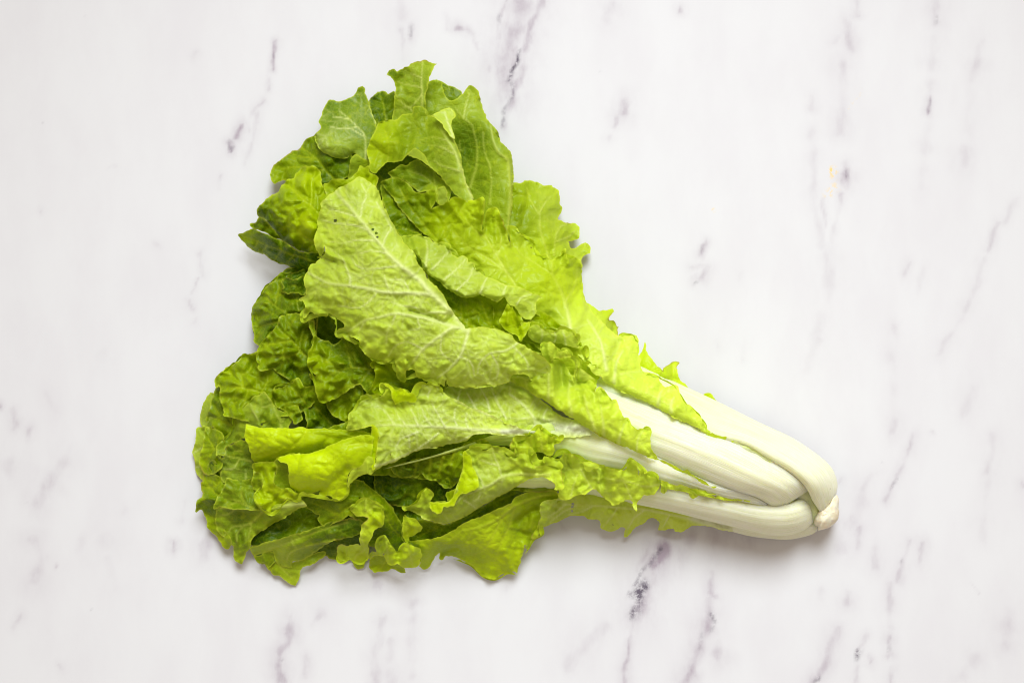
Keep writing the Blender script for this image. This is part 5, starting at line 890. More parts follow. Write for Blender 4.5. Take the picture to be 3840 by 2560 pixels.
stalk('G', [(1925, 1348, 1905, 1362, 3.6, 3.6, .05, .6), (1730, 1245, 1790, 1345, 4.2, 3.7, .2, .9), (1530, 1200, 1545, 1292, 4.5, 4.0, .3, 1.1), (1280, 1085, 1285, 1222, 4.6, 4.1, .4, 1.2), (1130, 1000, 1135, 1200, 4.6, 4.2, .5, 1.2), (880, 890, 880, 1110, 4.6, 4.2, .55, 1.2), (640, 790, 605, 1075, 4.6, 4.2, .6, 1.2), (480, 745, 450, 1025, 4.6, 4.2, .6, 1.2), (340, 740, 300, 985, 4.7, 4.2, .5, 1.2), (200, 765, 130, 940, 4.7, 4.2, .35, 1.0), (50, 800, -80, 920, 4.6, 4.1, .25, .8), (-120, 850, -250, 935, 4.4, 4.1, .2, .6), (-330, 925, -450, 985, 4.3, 4.1, .2, .5), (-560, 1000, -680, 1045, 4.1, 3.9, .2, .4), (-780, 1055, -910, 1095, 3.9, 3.8, .15, .4)], mid, flute=.06, nf=4.5, green=(.32, .62), M=120)
tuft = leaf([patch('F', '1000,560 1015,500 1040,470 1080,480 1120,478 1160,450 1190,430 1220,398 1240,425 1280,450 1312,465 1330,452 1340,480 1370,455 1394,450 1397,480 1370,510 1330,525 1337,570 1302,607 1270,605 1230,580 1190,590 1160,612 1130,605 1090,590 1040,600',
     [(1005, 550, 4.7), (1040, 472, 5.1), (1120, 480, 5.0), (1220, 402, 5.5), (1130, 540, 5.1), (1230, 500, 5.5), (1330, 455, 5.5), (1395, 455, 5.7), (1390, 490, 5.5), (1330, 570, 5.0), (1270, 600, 4.9), (1160, 605, 4.8)],
     veins=[('1240,580 1235,500 1222,410', .9, .7), ('1160,590 1150,530 1090,490', .6, .5)], folds=[('1180,450 1190,580', -1.8, 1.0), ('1280,460 1300,540', -1.4, 1.0), ('1340,480 1335,520', -1.4, .7), ('1050,490 1060,580', 1.0, .9)], tone=[(1040, 530, .2), (1150, 530, .12), (1300, 520, .08), (1380, 480, .08)], pale=.2, cr=.9, ruf=1.6)], head)

# ---- the lower stalks and their frills
frill = leaf([patch('P', '130,350 200,370 260,370 310,360 340,320 365,290 385,320 400,308 440,315 490,345 530,375 560,410 600,410 640,398 690,410 740,450 800,465 900,485 980,505 1040,510 1090,490 1100,430 1120,395 1160,382 1195,400 1215,440 1225,500 1238,565 1252,505 1290,530 1350,570 1430,600 1507,630 1500,690 1470,740 1420,790 1370,805 1300,795 1270,850 1220,900 1212,985 1180,965 1160,930 1165,880 1120,850 1060,870 1000,905 930,920 880,870 850,858 810,822 790,790 740,740 700,745 650,775 620,802 570,792 520,802 440,842 370,854 310,837 287,802 300,750 260,700 240,600 200,480',
     [(180, 370, 4.3), (300, 365, 4.6), (365, 295, 5.1), (440, 320, 5.0), (560, 412, 4.8), (640, 400, 4.9), (900, 490, 4.9), (1090, 490, 5.0), (1160, 385, 5.3), (1225, 500, 5.1), (1235, 560, 4.7), (1260, 515, 5.2), (1350, 650, 4.9), (1500, 640, 4.6), (1450, 760, 4.4), (1300, 790, 4.3), (1200, 970, 3.9), (1080, 700, 4.6), (900, 600, 4.8), (930, 900, 4.0), (820, 800, 4.1), (720, 680, 4.1), (760, 560, 4.7), (600, 560, 4.6), (500, 680, 4.4), (400, 560, 4.4), (330, 820, 3.9), (620, 790, 3.9), (450, 820, 3.9), (280, 620, 4.2)],
     veins=[('1480,680 1300,700 1100,640 850,600', .8, .6), ('700,760 620,620 560,500', .8, .5), ('1150,850 1100,720 1050,600', .7, .5), ('440,820 470,680 520,560', .7, .4)],
     folds=[('735,470 770,560 765,660 800,800', 2.0, 1.2), ('830,560 800,680', -1.4, 1.3), ('400,330 420,470', -2.0, .9), ('365,310 390,450', 1.5, .7), ('450,350 460,450', 1.3, .8), ('1165,390 1160,470', 1.4, .9), ('1250,540 1230,680 1170,790', 1.2, 1.2), ('1040,560 950,640', 1.0, 1.4), ('560,600 660,680', 1.2, 1.2), ('540,760 600,740 650,700', 1.6, .8), ('1100,500 1060,560', -1.2, .9), ('1360,600 1400,720', 1.0, 1)],
     tone=[(200, 450, .3), (380, 380, .1), (400, 600, .25), (600, 600, .18), (850, 560, .12), (1000, 650, .12), (1160, 420, .1), (1300, 640, .2), (1450, 680, .1), (900, 850, .1), (350, 800, .15)], pale=[(380, 360, .5), (640, 430, .65), (600, 650, .35), (900, 600, .35), (1200, 650, .4), (740, 700, .65), (1200, 950, .6)], cr=1.2, cell=1.0, und=1.6, usc=1.8, ruf=1.8),
  patch('P', '560,415 600,405 640,396 690,412 765,455 740,490 700,490 660,515 632,522 607,490 600,465', [(560, 415, 5.0), (640, 400, 5.3), (760, 455, 5.1), (630, 515, 4.9), (680, 450, 5.45)], tone=.08, pale=.6, cr=.4, ruf=1.0),
  patch('P', '1507,630 1560,640 1600,655 1590,700 1560,740 1520,775 1505,740 1510,690', [(1507, 640, 4.7), (1590, 660, 4.8), (1520, 770, 4.3)], tone=.08, pale=.4, cr=.4, ruf=1.0),
  patch('H', '158,1000 200,998 240,1008 262,1020 300,1010 360,1032 420,1040 500,1060 555,1080 540,1090 480,1100 430,1092 400,1108 370,1100 352,1070 355,1050 300,1062 262,1065 230,1030 200,1045 175,1072 160,1050', [(160, 1005, 4.5), (250, 1012, 4.7), (360, 1035, 4.6), (550, 1082, 4.3), (400, 1105, 4.1), (300, 1060, 4.3), (175, 1068, 4.1)], folds=[('225,1005 235,1050', -1.4, .7), ('360,1040 400,1090', -1, .8)], tone=.05, pale=.4, cr=.5, ruf=1.4),
  patch('H', '555,1075 600,1090 660,1105 740,1120 810,1136 740,1134 660,1132 600,1118 565,1098', [(560, 1080, 4.2), (800, 1135, 4.0), (620, 1118, 4.0)], tone=.02, pale=.4, cr=.3, ruf=.7)], head, 'frilled yellow-green edge between the two lower stalks')
stalk('H', [(1262, 1150, 1284, 1262, 1.9, 1.7, .25, .9), (1240, 1122, 1262, 1300, 2.5, 2.0, .55, 1.1), (1185, 1118, 1195, 1350, 2.9, 2.2, .8, 1.2), (1080, 1140, 1085, 1382, 3.1, 2.3, .9, 1.3), (950, 1140, 950, 1380, 3.2, 2.4, .9, 1.3), (800, 1125, 800, 1350, 3.2, 2.4, .9, 1.3), (600, 1080, 600, 1302, 3.2, 2.5, .85, 1.3), (400, 1050, 400, 1252, 3.2, 2.5, .8, 1.2), (200, 1010, 200, 1203, 3.2, 2.6, .7, 1.2), (0, 975, 0, 1162, 3.2, 2.7, .6, 1.1), (-280, 930, -280, 1105, 3.2, 2.8, .5, 1.0), (-580, 905, -580, 1052, 3.3, 2.9, .45, .9), (-900, 925, -900, 1030, 3.4, 3.2, .35, .7), (-1050, 950, -1050, 1000, 3.4, 3.3, .2, .4)], frill, flute=.055, nf=4.5, green=(.5, 1.15), M=110)
under = leaf([patch('P', '75,930 95,885 160,858 250,848 400,820 600,780 850,780 1200,840 1568,930 2000,1050 2300,1150 2350,1230 2120,1182 1950,1162 1870,1167 1790,1205 1750,1232 1670,1220 1655,1190 1600,1190 1560,1215 1470,1218 1490,1150 1470,1110 1420,1080 1370,1085 1330,1110 1260,1150 1200,1170 1170,1200 1140,1250 1110,1290 1075,1292 1075,1250 1085,1200 1060,1180 1010,1190 950,1220 890,1228 830,1210 790,1180 800,1140 780,1105 740,1090 690,1085 640,1070 610,1045 560,1035 500,1040 430,1045 360,1075 280,1110 200,1140 140,1168 105,1210 60,1290 10,1325 -20,1300 40,1200 75,1120 90,1050 70,980',
     [(80, 930, 2.9), (160, 860, 3.1), (400, 840, 2.9), (800, 810, 2.6), (1400, 900, 2.2), (2000, 1080, 1.7), (2330, 1220, .9), (150, 1000, 2.6), (250, 1000, 2.1), (95, 1080, 2.4), (130, 1165, 1.4), (10, 1320, 1.2), (60, 1230, 1.6), (450, 930, 2.4), (450, 1040, 1.6), (700, 950, 2.4), (700, 1080, 1.4), (900, 1100, 1.9), (880, 1225, 1.0), (1090, 1285, .6), (1150, 1050, 1.9), (1400, 1080, 1.3), (1350, 980, 2.0), (1560, 1100, 1.6), (1500, 1215, .6), (1750, 1225, .6), (1800, 1110, 1.3)],
     veins=[('2200,1180 1800,1070 1400,990 1000,940 600,920 350,900', 1.2, .8), ('1300,980 1180,1080 1090,1260', .8, .6), ('1000,940 900,1080 820,1180', .7, .5), ('700,930 560,1000 430,1030', .7, .5), ('500,920 350,1000 200,1120', .8, .6), ('1600,1030 1560,1120 1500,1200', .7, .5), ('380,910 280,990 180,1060', .6, .5)],
     folds=[('250,860 200,960 140,1140', 1.2, 1.0), ('300,880 260,960', -1.6, 1.5), ('700,960 560,1010', -1, 1.4), ('1080,940 1120,1020', 1.2, 1.3), ('1330,960 1400,1060', 1.0, 1.5), ('900,970 1000,1000', -1.2, 1)], holes=[(465, 905, 18), (458, 938, 17), (455, 988, 17)],
     tone=[(100, 950, .22), (60, 1220, .12), (250, 1000, .28), (600, 900, .2), (700, 1050, .15), (900, 1150, .1), (1300, 1000, .12), (1500, 1150, .05), (1800, 1130, .02), (2200, 1180, .0)], pale=[(100, 950, .8), (60, 1220, .1), (300, 1050, .7), (600, 950, .6), (900, 1050, .65), (1300, 1050, .75), (1550, 1130, .8), (2000, 1120, .8)], cr=1.0, und=1.4, ruf=1.4, white=[('2350,1200 2100,1120 1900,1060', .3)])], head, 'frilled pale leaf edge below the lowest stalk')
stalk('H', [(1318, 1290, 1302, 1350, 1.5, .7, .3, .4), (1240, 1240, 1250, 1382, 1.7, .8, .5, .5), (1100, 1230, 1100, 1414, 1.8, .8, .5, .6), (950, 1230, 950, 1408, 1.8, .8, .5, .6), (800, 1220, 800, 1388, 1.8, .8, .5, .6), (600, 1180, 600, 1336, 1.8, .9, .4, .6), (400, 1140, 380, 1282, 1.9, 1.1, .3, .5), (150, 1080, 120, 1200, 2.0, 1.4, .2, .4)], under, flute=.04, nf=3, green=(.7, 1.3))

# ---- the cut base and the heart seen between the stalks
def root_base():
    out = cmxy('R', pts('860,965 940,900 1000,850 1030,785 1068,805 1088,860 1080,930 1090,1000 1076,1080 1030,1140 970,1182 900,1205 830,1216 846,1180 800,1150 785,1100 800,1010 825,960'))
    poly = spline(out, .05, True)
    c = poly.mean(0)
    ang = np.arctan2(poly[:, 1] - c[1], poly[:, 0] - c[0]); rad = np.hypot(*(poly - c).T)
    o = np.argsort(ang); ang = ang[o]; rad = rad[o]
    na, nb = 72, 30
    th = np.linspace(-math.pi, math.pi, na, endpoint=False); ph = np.linspace(-math.pi / 2, math.pi / 2, nb)
    r = np.interp(th, ang, rad, period=2 * math.pi)
    V = []
    for b in ph:
        k = math.cos(b) ** 0.7
        x = c[0] + r * k * np.cos(th); y = c[1] + r * k * np.sin(th)
        z = 1.7 + (1.05 if b > 0 else 1.5) * math.sin(b) + np.zeros(na)
        lump = 0.09 * fbm(x * 3.0, y * 3.0, 5, 4) + 0.04 * (1 - np.abs(noise(x * 4, y * 4, 9)) * 2)
        V.append(place(np.stack([x, y], 1), np.maximum(z + lump * (b > -.3), .05)))
    f = [[j * na + i, j * na + (i + 1) % na, (j + 1) * na + (i + 1) % na, (j + 1) * na + i] for j in range(nb - 1) for i in range(na)]
    return mesh_object('root_base', np.concatenate(V), f, {}, BASE, head)
root_base()
stalk('R', [(700, 640, 540, 900, 3.0, 2.7, .3, .8), (800, 740, 650, 970, 2.8, 2.5, .3, .8), (880, 860, 740, 1090, 2.5, 2.1, .3, .8), (940, 980, 800, 1170, 2.1, 1.6, .3, .6)], under, flute=.03, green=(-1, 2), M=30).name = 'inner_stalk'

# the inner stalks that fill the heart of the head
stalk('H', [(1215, 1030, 1060, 1200, 2.6, 2.4, .5, 1.0), (1130, 940, 960, 1180, 3.0, 2.6, .9, 1.2), (980, 840, 800, 1150, 3.3, 2.8, 1.0, 1.2), (740, 690, 560, 1100, 3.4, 2.9, 1.1, 1.2), (480, 600, 300, 1020, 3.3, 2.9, 1.1, 1.2), (100, 420, -60, 920, 3.1, 2.8, 1.0, 1.2), (-300, 240, -420, 760, 2.9, 2.6, .9, 1.1)], strip, flute=.04, nf=5, green=(.7, 1.4)).name = 'inner_stalk'

# ---- the pale folded leaf right of the top leaf
folded = leaf([patch('C', '15,555 40,550 70,565 100,550 140,540 165,565 210,570 250,600 300,625 365,645 385,690 420,720 460,705 490,725 500,750 540,760 555,800 600,845 660,865 740,895 790,920 830,925 900,945 980,985 1044,1005 1005,1050 1007,1110 960,1174 900,1150 840,1080 795,1065 770,1010 720,1040 650,1015 600,990 560,995 500,1015 450,1010 400,980 350,945 300,905 240,870 190,820 150,740 100,680 0,640 -20,590',
     [(20, 560, 4.7), (140, 545, 4.6), (250, 605, 4.7), (380, 690, 4.7), (480, 715, 4.8), (600, 845, 4.9), (100, 640, 5.3), (180, 780, 5.4), (260, 780, 5.6), (330, 740, 5.2), (400, 900, 5.7), (450, 1000, 5.5), (560, 920, 5.7), (600, 985, 5.5), (750, 960, 5.8), (720, 1030, 5.5), (800, 925, 5.5), (900, 1000, 5.6), (1040, 1006, 5.1), (1000, 1100, 5.2), (960, 1165, 5.1), (850, 1080, 5.3)],
     veins=[('190,785 205,660 195,580', 1.1, .9), ('240,805 300,740 372,660', 1.0, .9), ('590,985 610,930 640,862', 1.0, .8), ('760,985 785,925', 1.0, .8), ('330,880 420,800 480,730', .8, .7), ('860,1060 900,1010 960,990', .6, .5), ('420,960 500,880 540,790', .7, .6)],
     folds=[('140,700 190,780 210,830', 1.5, 1.2), ('380,950 430,960 480,1000', 1.4, .9), ('270,860 330,890', 1.2, .9), ('700,1000 770,990 800,940', 1.2, 1), ('60,570 90,640', -1.2, 1.2)],
     roll=[('100,680 150,740 190,820 300,905 400,980 500,1015 600,990 650,1015 720,1040', .32, .35)], tone=[(100, 580, .4), (250, 700, .38), (500, 850, .3), (450, 980, .3), (800, 980, .2), (980, 1080, .2)], pale=[(60, 560, .3), (250, 720, .75), (550, 900, .8), (800, 980, .8), (960, 1060, .8)], cr=1.2, cell=.85, ruf=1.0),
  patch('C', '200,820 400,940 600,960 760,990 900,1150 900,1320 700,1330 480,1300 380,1150 280,1000', [(250, 870, 5.0), (500, 980, 4.9), (740, 1010, 5.0), (880, 1180, 4.9), (860, 1300, 4.8), (600, 1150, 4.3), (420, 1090, 4.6), (500, 1260, 4.3)], veins=[('560,1240 460,1170 380,1090', 1.5, .8), ('660,1200 620,1100 590,1010', 1.1, .8), ('700,1250 580,1130 480,1060', .7, .5), ('460,1170 450,1060', .6, .5)], tone=[(350, 980, .7), (600, 1100, .6), (800, 1150, .4)], cr=1.0),
  patch('C', '733,1167 770,1100 795,1053 815,1070 832,1100 860,1160 902,1200 960,1180 950,1230 905,1300 885,1333 860,1292 800,1268 750,1222', [(735, 1167, 5.1), (795, 1057, 5.6), (830, 1150, 5.4), (900, 1205, 5.4), (955, 1190, 5.3), (885, 1325, 5.1), (780, 1230, 5.0)], veins=[('870,1280 840,1190 800,1080', .7, .5)], folds=[('800,1070 790,1200', 1.2, .8), ('860,1180 880,1300', -1.2, .8)], tone=.25, cr=.8, ruf=1.1)], head, 'pale leaf with a crumpled fold right of the top leaf')

# ---- the top leaf, underside up, with its broad turned-over flap
crown = leaf([patch('D', '881,-472 925,-455 965,-420 1006,-387 1031,-332 1051,-262 1091,-182 1131,-112 1161,-52 1201,-2 1241,48 1291,98 1306,158 1340,215 1391,290 1446,336 1496,405 1525,462 1576,540 1626,610 1656,650 1716,645 1786,638 1856,650 1936,665 1996,700 2036,740 2106,780 2156,820 2216,850 2256,890 2285,927 2276,971 2229,999 2172,1021 2135,1024 2127,996 2110,987 2060,985 2010,990 1990,1010 1975,1045 1920,1070 1870,1072 1800,1060 1740,1075 1680,1075 1630,1088 1580,1080 1528,1060 1515,1020 1508,1072 1480,1060 1440,1045 1400,1030 1350,1025 1310,1010 1280,960 1225,960 1216,1030 1180,1030 1155,1000 1145,930 1135,870 1100,898 1050,905 1000,895 960,875 920,830 888,790 870,740 820,705 770,692 735,702 705,708 697,685 725,655 765,640 755,610 720,590 690,560 650,530 640,560 600,560 560,545 520,530 490,570 465,575 460,540 475,480 465,445 438,440 475,410 485,390 475,330 475,270 490,230 520,180 560,168 606,98 619,43 625,90 600,112 586,108 566,78 546,28 550,-30 565,-90 560,-140 580,-190 600,-240 600,-270 640,-315 700,-370 760,-402 811,-427 850,-460',
     [(881, -468, 4.7), (1006, -380, 5.0), (960, -250, 5.7), (760, -380, 4.9), (600, -250, 4.6), (560, -60, 4.5), (600, 100, 4.7), (750, -150, 5.4), (880, -150, 6.1), (1060, -200, 5.8), (1131, -105, 5.6), (1010, 5, 6.5), (1200, 0, 6.0), (1200, 200, 6.9), (1306, 150, 6.3), (1400, 380, 7.0), (1446, 336, 6.6), (1570, 540, 6.9), (1640, 640, 6.6), (1526, 462, 6.6),
      (800, 100, 5.9), (620, 50, 5.2), (500, 250, 4.5), (650, 300, 5.6), (900, 340, 6.3), (1150, 385, 6.7), (480, 430, 4.2), (470, 560, 4.1), (650, 480, 5.2), (650, 540, 4.8), (705, 700, 4.5), (760, 640, 5.0), (900, 560, 6.1), (1300, 520, 6.7), (1200, 470, 6.4), (860, 720, 5.5), (960, 870, 5.2), (1100, 890, 5.4), (1150, 560, 6.8), (1080, 700, 6.5), (1300, 560, 7.0), (1500, 620, 7.1), (1200, 1030, 5.0), (1220, 900, 6.1), (1350, 800, 6.9), (1300, 1000, 5.7), (1500, 1065, 5.5), (1500, 850, 6.7), (1660, 740, 7.2), (1700, 655, 6.9), (1900, 665, 6.9), (1600, 860, 7.1), (1680, 1070, 5.8), (1780, 930, 6.6), (1850, 820, 7.2), (2030, 750, 6.9), (1900, 1065, 5.7), (2000, 920, 6.6), (2180, 850, 6.6), (2270, 930, 6.2), (2130, 1015, 5.7)],
     veins=[('1655,650 1570,540 1500,480 1400,380 1300,280 1200,200 1085,95 1010,5 940,-80 870,-170 760,-290 701,-365', 2.8, 1.5), ('881,-160 901,-252 926,-322 891,-412', .8, .6), ('1046,40 1081,-42 1111,-82 1061,-182 1001,-282', .9, .7), ('1180,185 1050,205 970,215 900,210 850,180 820,130', .9, .8),
            ('1420,395 1250,392 1100,385 950,360 800,335 650,315 550,270 500,235', 1.8, 1.1), ('805,332 810,280 780,200 750,140 700,90 640,50', .9, .8), ('1570,535 1450,530 1340,540 1290,500 1200,480 1110,460', 1.3, .9), ('1600,640 1450,600 1300,560 1150,540 1000,570 920,590 840,640 760,690', 1.7, 1.1), ('1140,550 1120,610 1080,680 1075,760', .8, .7),
            ('1620,640 1555,645 1480,700 1350,790 1290,870 1220,950', 1.7, 1.1), ('1350,800 1230,750 1140,780 1090,850', .8, .7), ('1680,655 1656,752 1616,852 1526,952 1450,1010', 1.5, 1.0), ('2050,745 1956,812 1836,832 1766,892 1746,980', .9, .8), ('940,-80 830,-110 700,-120 600,-150', .9, .7), ('870,-170 760,-200 650,-230', .7, .6), ('1010,5 880,0 760,20 660,10', .8, .7),
            ('1085,95 960,80 880,100', .7, .6), ('1000,380 960,440 870,500 720,480', .7, .6), ('1100,385 1080,330 1060,260', .6, .5), ('1250,390 1200,300 1100,290', .6, .5), ('920,590 870,690', .6, .5), ('1300,560 1320,650 1250,660', .6, .5), ('1616,852 1700,900 1720,1000', .7, .6), ('1480,700 1480,820 1560,900', .7, .6), ('1850,830 1900,940 1880,1030', .6, .5), ('2000,770 2100,880 2120,960', .6, .5)],
     folds=[('1560,560 1500,610 1400,560 1250,520', -2.6, 1.5), ('610,60 640,110 760,150', 1.6, 1.4), ('590,120 700,160', -1.6, 1.3), ('700,640 650,560', 1.4, 1.0), ('750,690 840,700', -1.4, 1.1), ('1145,900 1190,1010', 1.5, .9), ('1230,880 1270,950', -1.6, 1.2), ('1515,1000 1540,1060', -1.5, 1.0), ('1200,610 1260,680', -1.2, 1.5), ('1240,730 1220,820', -1.3, 1.6), ('1980,850 2040,930', -1.2, 1.5), ('1800,940 1840,1040', -1.2, 1.2), ('520,460 600,520', -1.0, 1.4)],
     roll=[('1006,-387 1051,-262 1131,-112 1241,48 1306,158 1391,290 1496,405 1576,540 1640,625', .38, .5), ('1135,870 1050,905 960,875 888,790', .35, .4), ('1310,1010 1440,1045', .35, .4)], holes=[(700, -142, 13), (976, -77, 11), (1002, -50, 11), (1010, -22, 9)],
     tone=[(800, -300, .3), (620, 0, .28), (1000, -250, .22), (700, 100, .3), (550, 300, .25), (900, 300, .22), (500, 520, .35), (750, 620, .3), (1200, 300, .22), (1100, 750, .25), (1400, 900, .25), (1700, 800, .2), (2000, 850, .2), (2200, 950, .2)], pale=[(620, 80, .45), (800, -200, .8), (1000, -250, .9), (550, 300, .75), (500, 520, .4), (900, 300, .85), (740, 660, .5), (1200, 300, .9), (1200, 980, .3), (1400, 800, .8), (1700, 800, .85), (2100, 900, .8)],
     cr=1.9, cell=.95, wr=3.0, und=1.0, usc=2.0, ruf=1.2)], head, 'topmost pale leaf with a thick rib and three small holes')

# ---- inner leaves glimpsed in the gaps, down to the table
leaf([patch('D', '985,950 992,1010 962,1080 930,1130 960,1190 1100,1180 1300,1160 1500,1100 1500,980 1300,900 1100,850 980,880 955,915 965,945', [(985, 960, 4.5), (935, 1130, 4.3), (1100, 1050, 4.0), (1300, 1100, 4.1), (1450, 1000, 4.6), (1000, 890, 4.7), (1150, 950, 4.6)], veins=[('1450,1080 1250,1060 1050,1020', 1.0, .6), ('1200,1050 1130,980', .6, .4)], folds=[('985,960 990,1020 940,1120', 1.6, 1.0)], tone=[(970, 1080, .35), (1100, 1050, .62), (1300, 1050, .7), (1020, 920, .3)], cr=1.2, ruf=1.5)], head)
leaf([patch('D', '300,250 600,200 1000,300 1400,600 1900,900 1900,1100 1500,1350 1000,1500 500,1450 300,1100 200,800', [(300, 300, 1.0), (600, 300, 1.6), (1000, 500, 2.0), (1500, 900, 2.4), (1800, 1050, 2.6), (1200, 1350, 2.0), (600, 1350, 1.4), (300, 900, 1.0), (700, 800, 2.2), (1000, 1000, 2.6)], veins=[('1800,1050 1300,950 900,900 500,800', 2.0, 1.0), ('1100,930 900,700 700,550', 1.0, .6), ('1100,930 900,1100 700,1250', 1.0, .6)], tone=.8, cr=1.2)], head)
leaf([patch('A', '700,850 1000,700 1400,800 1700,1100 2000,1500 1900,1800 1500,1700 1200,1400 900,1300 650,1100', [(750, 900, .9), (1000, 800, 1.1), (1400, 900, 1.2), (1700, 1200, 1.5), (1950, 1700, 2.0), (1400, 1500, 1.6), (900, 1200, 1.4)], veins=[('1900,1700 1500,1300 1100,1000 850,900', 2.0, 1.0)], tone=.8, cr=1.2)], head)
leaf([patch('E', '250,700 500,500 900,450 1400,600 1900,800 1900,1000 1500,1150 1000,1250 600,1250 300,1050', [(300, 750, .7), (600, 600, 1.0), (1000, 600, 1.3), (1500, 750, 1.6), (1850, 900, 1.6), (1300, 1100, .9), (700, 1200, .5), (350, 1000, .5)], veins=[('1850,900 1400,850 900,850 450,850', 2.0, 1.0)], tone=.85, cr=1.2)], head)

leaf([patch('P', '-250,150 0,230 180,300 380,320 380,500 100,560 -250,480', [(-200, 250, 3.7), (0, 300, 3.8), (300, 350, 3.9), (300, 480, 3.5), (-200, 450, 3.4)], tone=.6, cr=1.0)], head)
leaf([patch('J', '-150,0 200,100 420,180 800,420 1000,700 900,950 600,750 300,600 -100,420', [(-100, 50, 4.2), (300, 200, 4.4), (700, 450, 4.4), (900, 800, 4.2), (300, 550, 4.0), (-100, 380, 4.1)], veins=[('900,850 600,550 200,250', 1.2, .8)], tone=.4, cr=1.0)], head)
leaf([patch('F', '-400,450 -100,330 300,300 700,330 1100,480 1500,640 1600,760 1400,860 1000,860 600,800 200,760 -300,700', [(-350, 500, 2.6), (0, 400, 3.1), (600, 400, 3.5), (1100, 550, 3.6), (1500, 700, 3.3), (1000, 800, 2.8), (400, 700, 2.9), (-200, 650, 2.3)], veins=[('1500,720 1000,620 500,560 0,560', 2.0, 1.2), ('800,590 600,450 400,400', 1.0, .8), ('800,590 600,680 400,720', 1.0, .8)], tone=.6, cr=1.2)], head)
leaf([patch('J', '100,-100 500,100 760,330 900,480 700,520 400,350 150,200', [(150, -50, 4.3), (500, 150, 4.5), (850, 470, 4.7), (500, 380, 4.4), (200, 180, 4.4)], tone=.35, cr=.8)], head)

# ---- frilled margins
ruffle('Q', [(640, 110, 4.9), (790, 90, 4.8), (930, 80, 4.9), (1050, 95, 4.9), (1150, 180, 4.8), (1340, 145, 4.9), (1440, 295, 4.9), (1600, 275, 4.9), (1735, 330, 4.9), (1760, 540, 4.7)], .62, pale, -1, 1.25, tone=.16, pale=.35)
ruffle('Q', [(-120, 785, 3.3), (30, 738, 3.7), (95, 610, 4.0), (180, 570, 4.1), (235, 630, 4.0)], .42, pale, -1, 1.0, tone=.2, pale=.1)
ruffle('P', [(180, 375, 4.4), (365, 305, 4.9), (560, 412, 4.8), (640, 405, 4.9), (800, 468, 4.9), (1000, 505, 4.9), (1160, 400, 5.1), (1300, 545, 5.0), (1500, 640, 4.6)], .42, frill, -1, 1.15, tone=.08, pale=.4)
ruffle('H', [(165, 1030, 4.5), (260, 1040, 4.5), (360, 1060, 4.4), (470, 1085, 4.3), (640, 1118, 4.2)], .32, frill, -1, .9, tone=.02, pale=.45)
ruffle('J', [(850, 470, 5.3), (930, 495, 5.2), (912, 640, 5.1), (1045, 695, 5.2), (1130, 770, 5.1), (1050, 905, 4.8)], .42, inner, -1, .85, tone=.08, pale=.35)
ruffle('J', [(265, 320, 5.5), (310, 230, 5.65), (400, 240, 5.7), (515, 305, 5.7), (640, 270, 5.7), (800, 335, 5.6), (848, 470, 5.4)], .38, inner, -1, .9, tone=.12, pale=.55)
ruffle('J', [(400, 530, 5.7), (420, 450, 5.8), (515, 425, 5.9), (610, 535, 5.8), (700, 520, 5.9), (770, 595, 5.6), (830, 640, 5.6), (820, 740, 5.5), (850, 860, 5.3), (1020, 860, 5.2)], .42, inner, -1, .8, tone=.15, pale=.5)
ruffle('G', [(660, 505, 5.7), (690, 492, 5.8), (760, 592, 5.8), (820, 605, 5.7), (850, 700, 5.8), (900, 732, 5.9), (960, 802, 5.8), (1050, 795, 5.8), (1060, 930, 5.7), (1125, 1025, 5.4)], .2, strip, -1, .95, tone=.03, pale=.5)
ruffle('G', [(800, 110, 3.6), (945, 118, 3.7), (965, 250, 3.9), (1000, 380, 4.2), (1110, 412, 4.4), (1240, 482, 4.6), (1310, 602, 4.7), (1420, 702, 4.9), (1488, 815, 5.2)], .2, big, -1, 1.05, tone=.02, pale=.5)
ruffle('C', [(820, 490, 3.5), (900, 548, 3.5), (985, 605, 3.3), (1010, 690, 3.6), (1110, 740, 3.9), (1200, 690, 3.7), (1240, 718, 3.6), (1320, 735, 3.0)], .25, big, -1, 1.2, tone=.15, pale=.15)
ruffle('F', [(-180, 330, 4.8), (-140, 262, 4.8), (-95, 190, 4.9), (0, 172, 5.0), (75, 140, 5.2), (60, 85, 5.3), (170, 120, 5.3), (310, 165, 5.2), (330, 110, 5.3), (410, 74, 5.4), (530, 150, 5.3)], .46, mid, -1, 1.2, tone=.18, pale=.25)
ruffle('F', [(1015, 520, 4.9), (1080, 482, 5.1), (1160, 455, 5.2), (1220, 405, 5.5), (1280, 452, 5.4), (1380, 460, 5.5)], .38, tuft, -1, .85, tone=.1, pale=.3)
ruffle('M', [(368, 935, 2.3), (380, 1095, 1.7), (500, 1092, 1.7), (630, 1130, 1.4), (722, 1080, 1.6)], .24, ribbon, 1, 1.0, tone=.1, pale=.2)
ruffle('M', [(500, 480, 3.3), (630, 392, 3.8), (720, 366, 4.0), (880, 455, 4.0), (902, 560, 3.9), (915, 670, 3.5)], .24, ribbon, -1, 1.1, tone=.12, pale=.2)
ruffle('M', [(815, 950, 2.1), (830, 845, 2.5), (900, 808, 2.7), (1000, 920, 2.4), (1070, 990, 2.1), (1160, 895, 2.3), (1330, 970, 2.2), (1335, 1120, 1.5), (1200, 1172, 1.4), (1080, 1135, 1.7)], .24, ribbon_low, -1, 1.0, tone=.14, pale=.15)
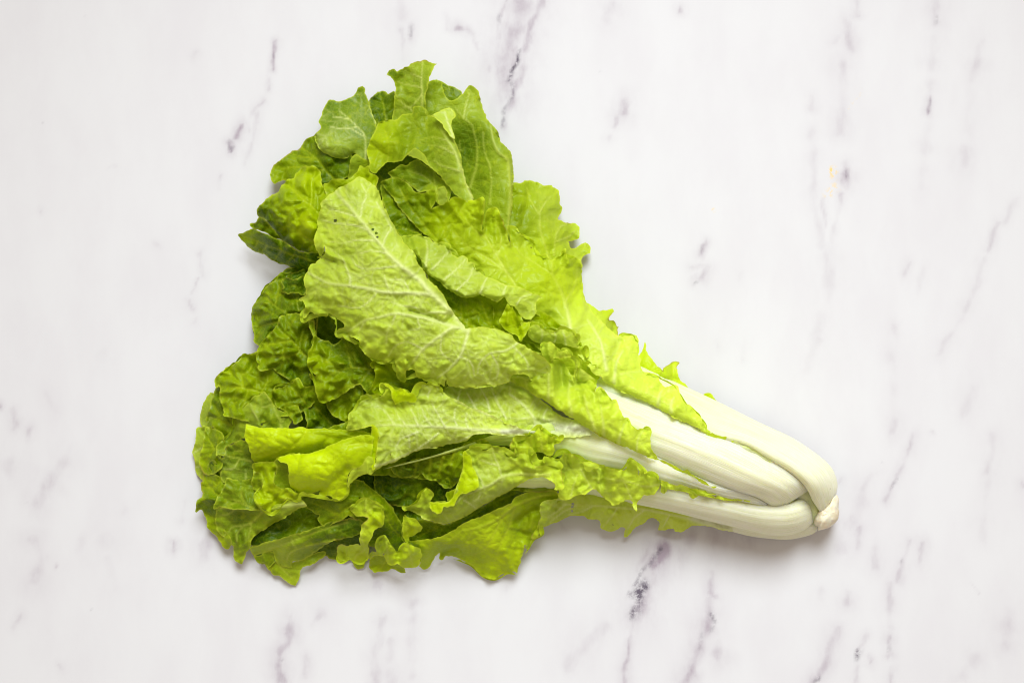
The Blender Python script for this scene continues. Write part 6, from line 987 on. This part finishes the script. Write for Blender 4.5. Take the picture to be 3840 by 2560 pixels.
ruffle('D', [(1508, 1065, 5.5), (1400, 1028, 5.6), (1290, 985, 5.6), (1216, 1025, 5.1), (1150, 950, 5.3), (1135, 880, 5.3), (1000, 892, 5.2), (888, 785, 5.3), (770, 695, 4.9), (705, 700, 4.6), (690, 565, 4.9), (560, 545, 4.5), (465, 570, 4.2), (478, 480, 4.2)], .34, crown, -1, 1.15, th0=40, amp=60, tone=.25, pale=.4)
ruffle('D', [(2276, 965, 6.1), (2135, 1018, 5.8), (1990, 1008, 5.9), (1870, 1068, 5.7), (1740, 1072, 5.8), (1580, 1078, 5.7)], .30, crown, -1, 1.1, th0=35, amp=55, tone=.2, pale=.7)
ruffle('C', [(20, 560, 4.8), (140, 548, 4.7), (250, 605, 4.7), (365, 650, 4.7), (460, 712, 4.8), (555, 800, 4.9), (640, 862, 4.9)], .26, folded, -1, .9, tone=.3, pale=.5)
ruffle('Q', [(1498, 900, 2.1), (1500, 1000, 1.9), (1520, 1100, 1.5), (1410, 1162, 1.3), (1345, 1268, 1.0), (1300, 1320, 1.2)], .40, low, 1, 1.0, tone=.14, pale=.1)
ruffle('Q', [(1226, 1565, .75), (1100, 1555, .6), (962, 1630, .3), (826, 1595, .35), (682, 1462, .5), (474, 1374, .7)], .26, low, 1, 1.3, th0=50, amp=40, tone=.15, pale=.1)
ruffle('E', [(1180, 760, 4.6), (1182, 880, 4.1), (1120, 926, 3.9), (1000, 910, 3.9), (840, 888, 4.0), (830, 930, 3.7), (740, 920, 3.4), (630, 1035, 2.8), (520, 955, 3.2), (505, 890, 3.1), (550, 840, 3.2)], .26, rolled, 1, 1.05, tone=.12, pale=.15)
ruffle('D', [(512, 612, 3.3), (545, 700, 3.5), (502, 850, 3.8), (508, 940, 3.8), (555, 1060, 3.8), (605, 1192, 3.5), (720, 1152, 3.7)], .20, dark_mid, 1, 1.0, tone=.45, pale=.05)
ruffle('D', [(140, 960, 2.9), (128, 870, 2.8), (130, 815, 2.7), (205, 695, 3.0), (265, 640, 3.0)], .20, dark_low, -1, .9, tone=.55, pale=.05)
ruffle('D', [(380, 240, 1.6), (275, 268, 1.6), (170, 365, 1.4), (110, 465, 1.3), (88, 560, 1.2), (100, 720, 1.4)], .20, dark_top, 1, 1.0, th0=60, amp=50, tone=.55, pale=.05)
ruffle('N', [(1010, 550, 3.0), (1045, 470, 3.1), (1180, 425, 3.2), (1310, 375, 3.4), (1400, 460, 3.3), (1500, 455, 3.3)], .20, dark_small, -1, .9, tone=.5, pale=.1)
ruffle('N', [(440, 1270, 2.1), (350, 1270, 2.0), (365, 1165, 1.9), (520, 980, 2.1), (570, 790, 2.4), (720, 662, 2.7), (905, 524, 3.1), (1000, 640, 3.3)], .20, dark_veined, -1, 1.05, tone=.45, pale=.2)
ruffle('N', [(800, 66, 2.0), (650, 102, 1.8), (510, 232, 1.7), (360, 352, 1.5), (337, 440, 1.4), (395, 500, 1.8), (382, 570, 1.8), (430, 760, 2.1)], .20, dark_broad, 1, 1.1, th0=60, amp=50, tone=.5, pale=.05)
ruffle('K', [(440, 160, 2.0), (430, 270, 1.9), (350, 380, 1.7), (185, 370, 1.4), (115, 430, 1.2), (105, 520, .8)], .20, corner, 1, 1.0, tone=.5, pale=.1)
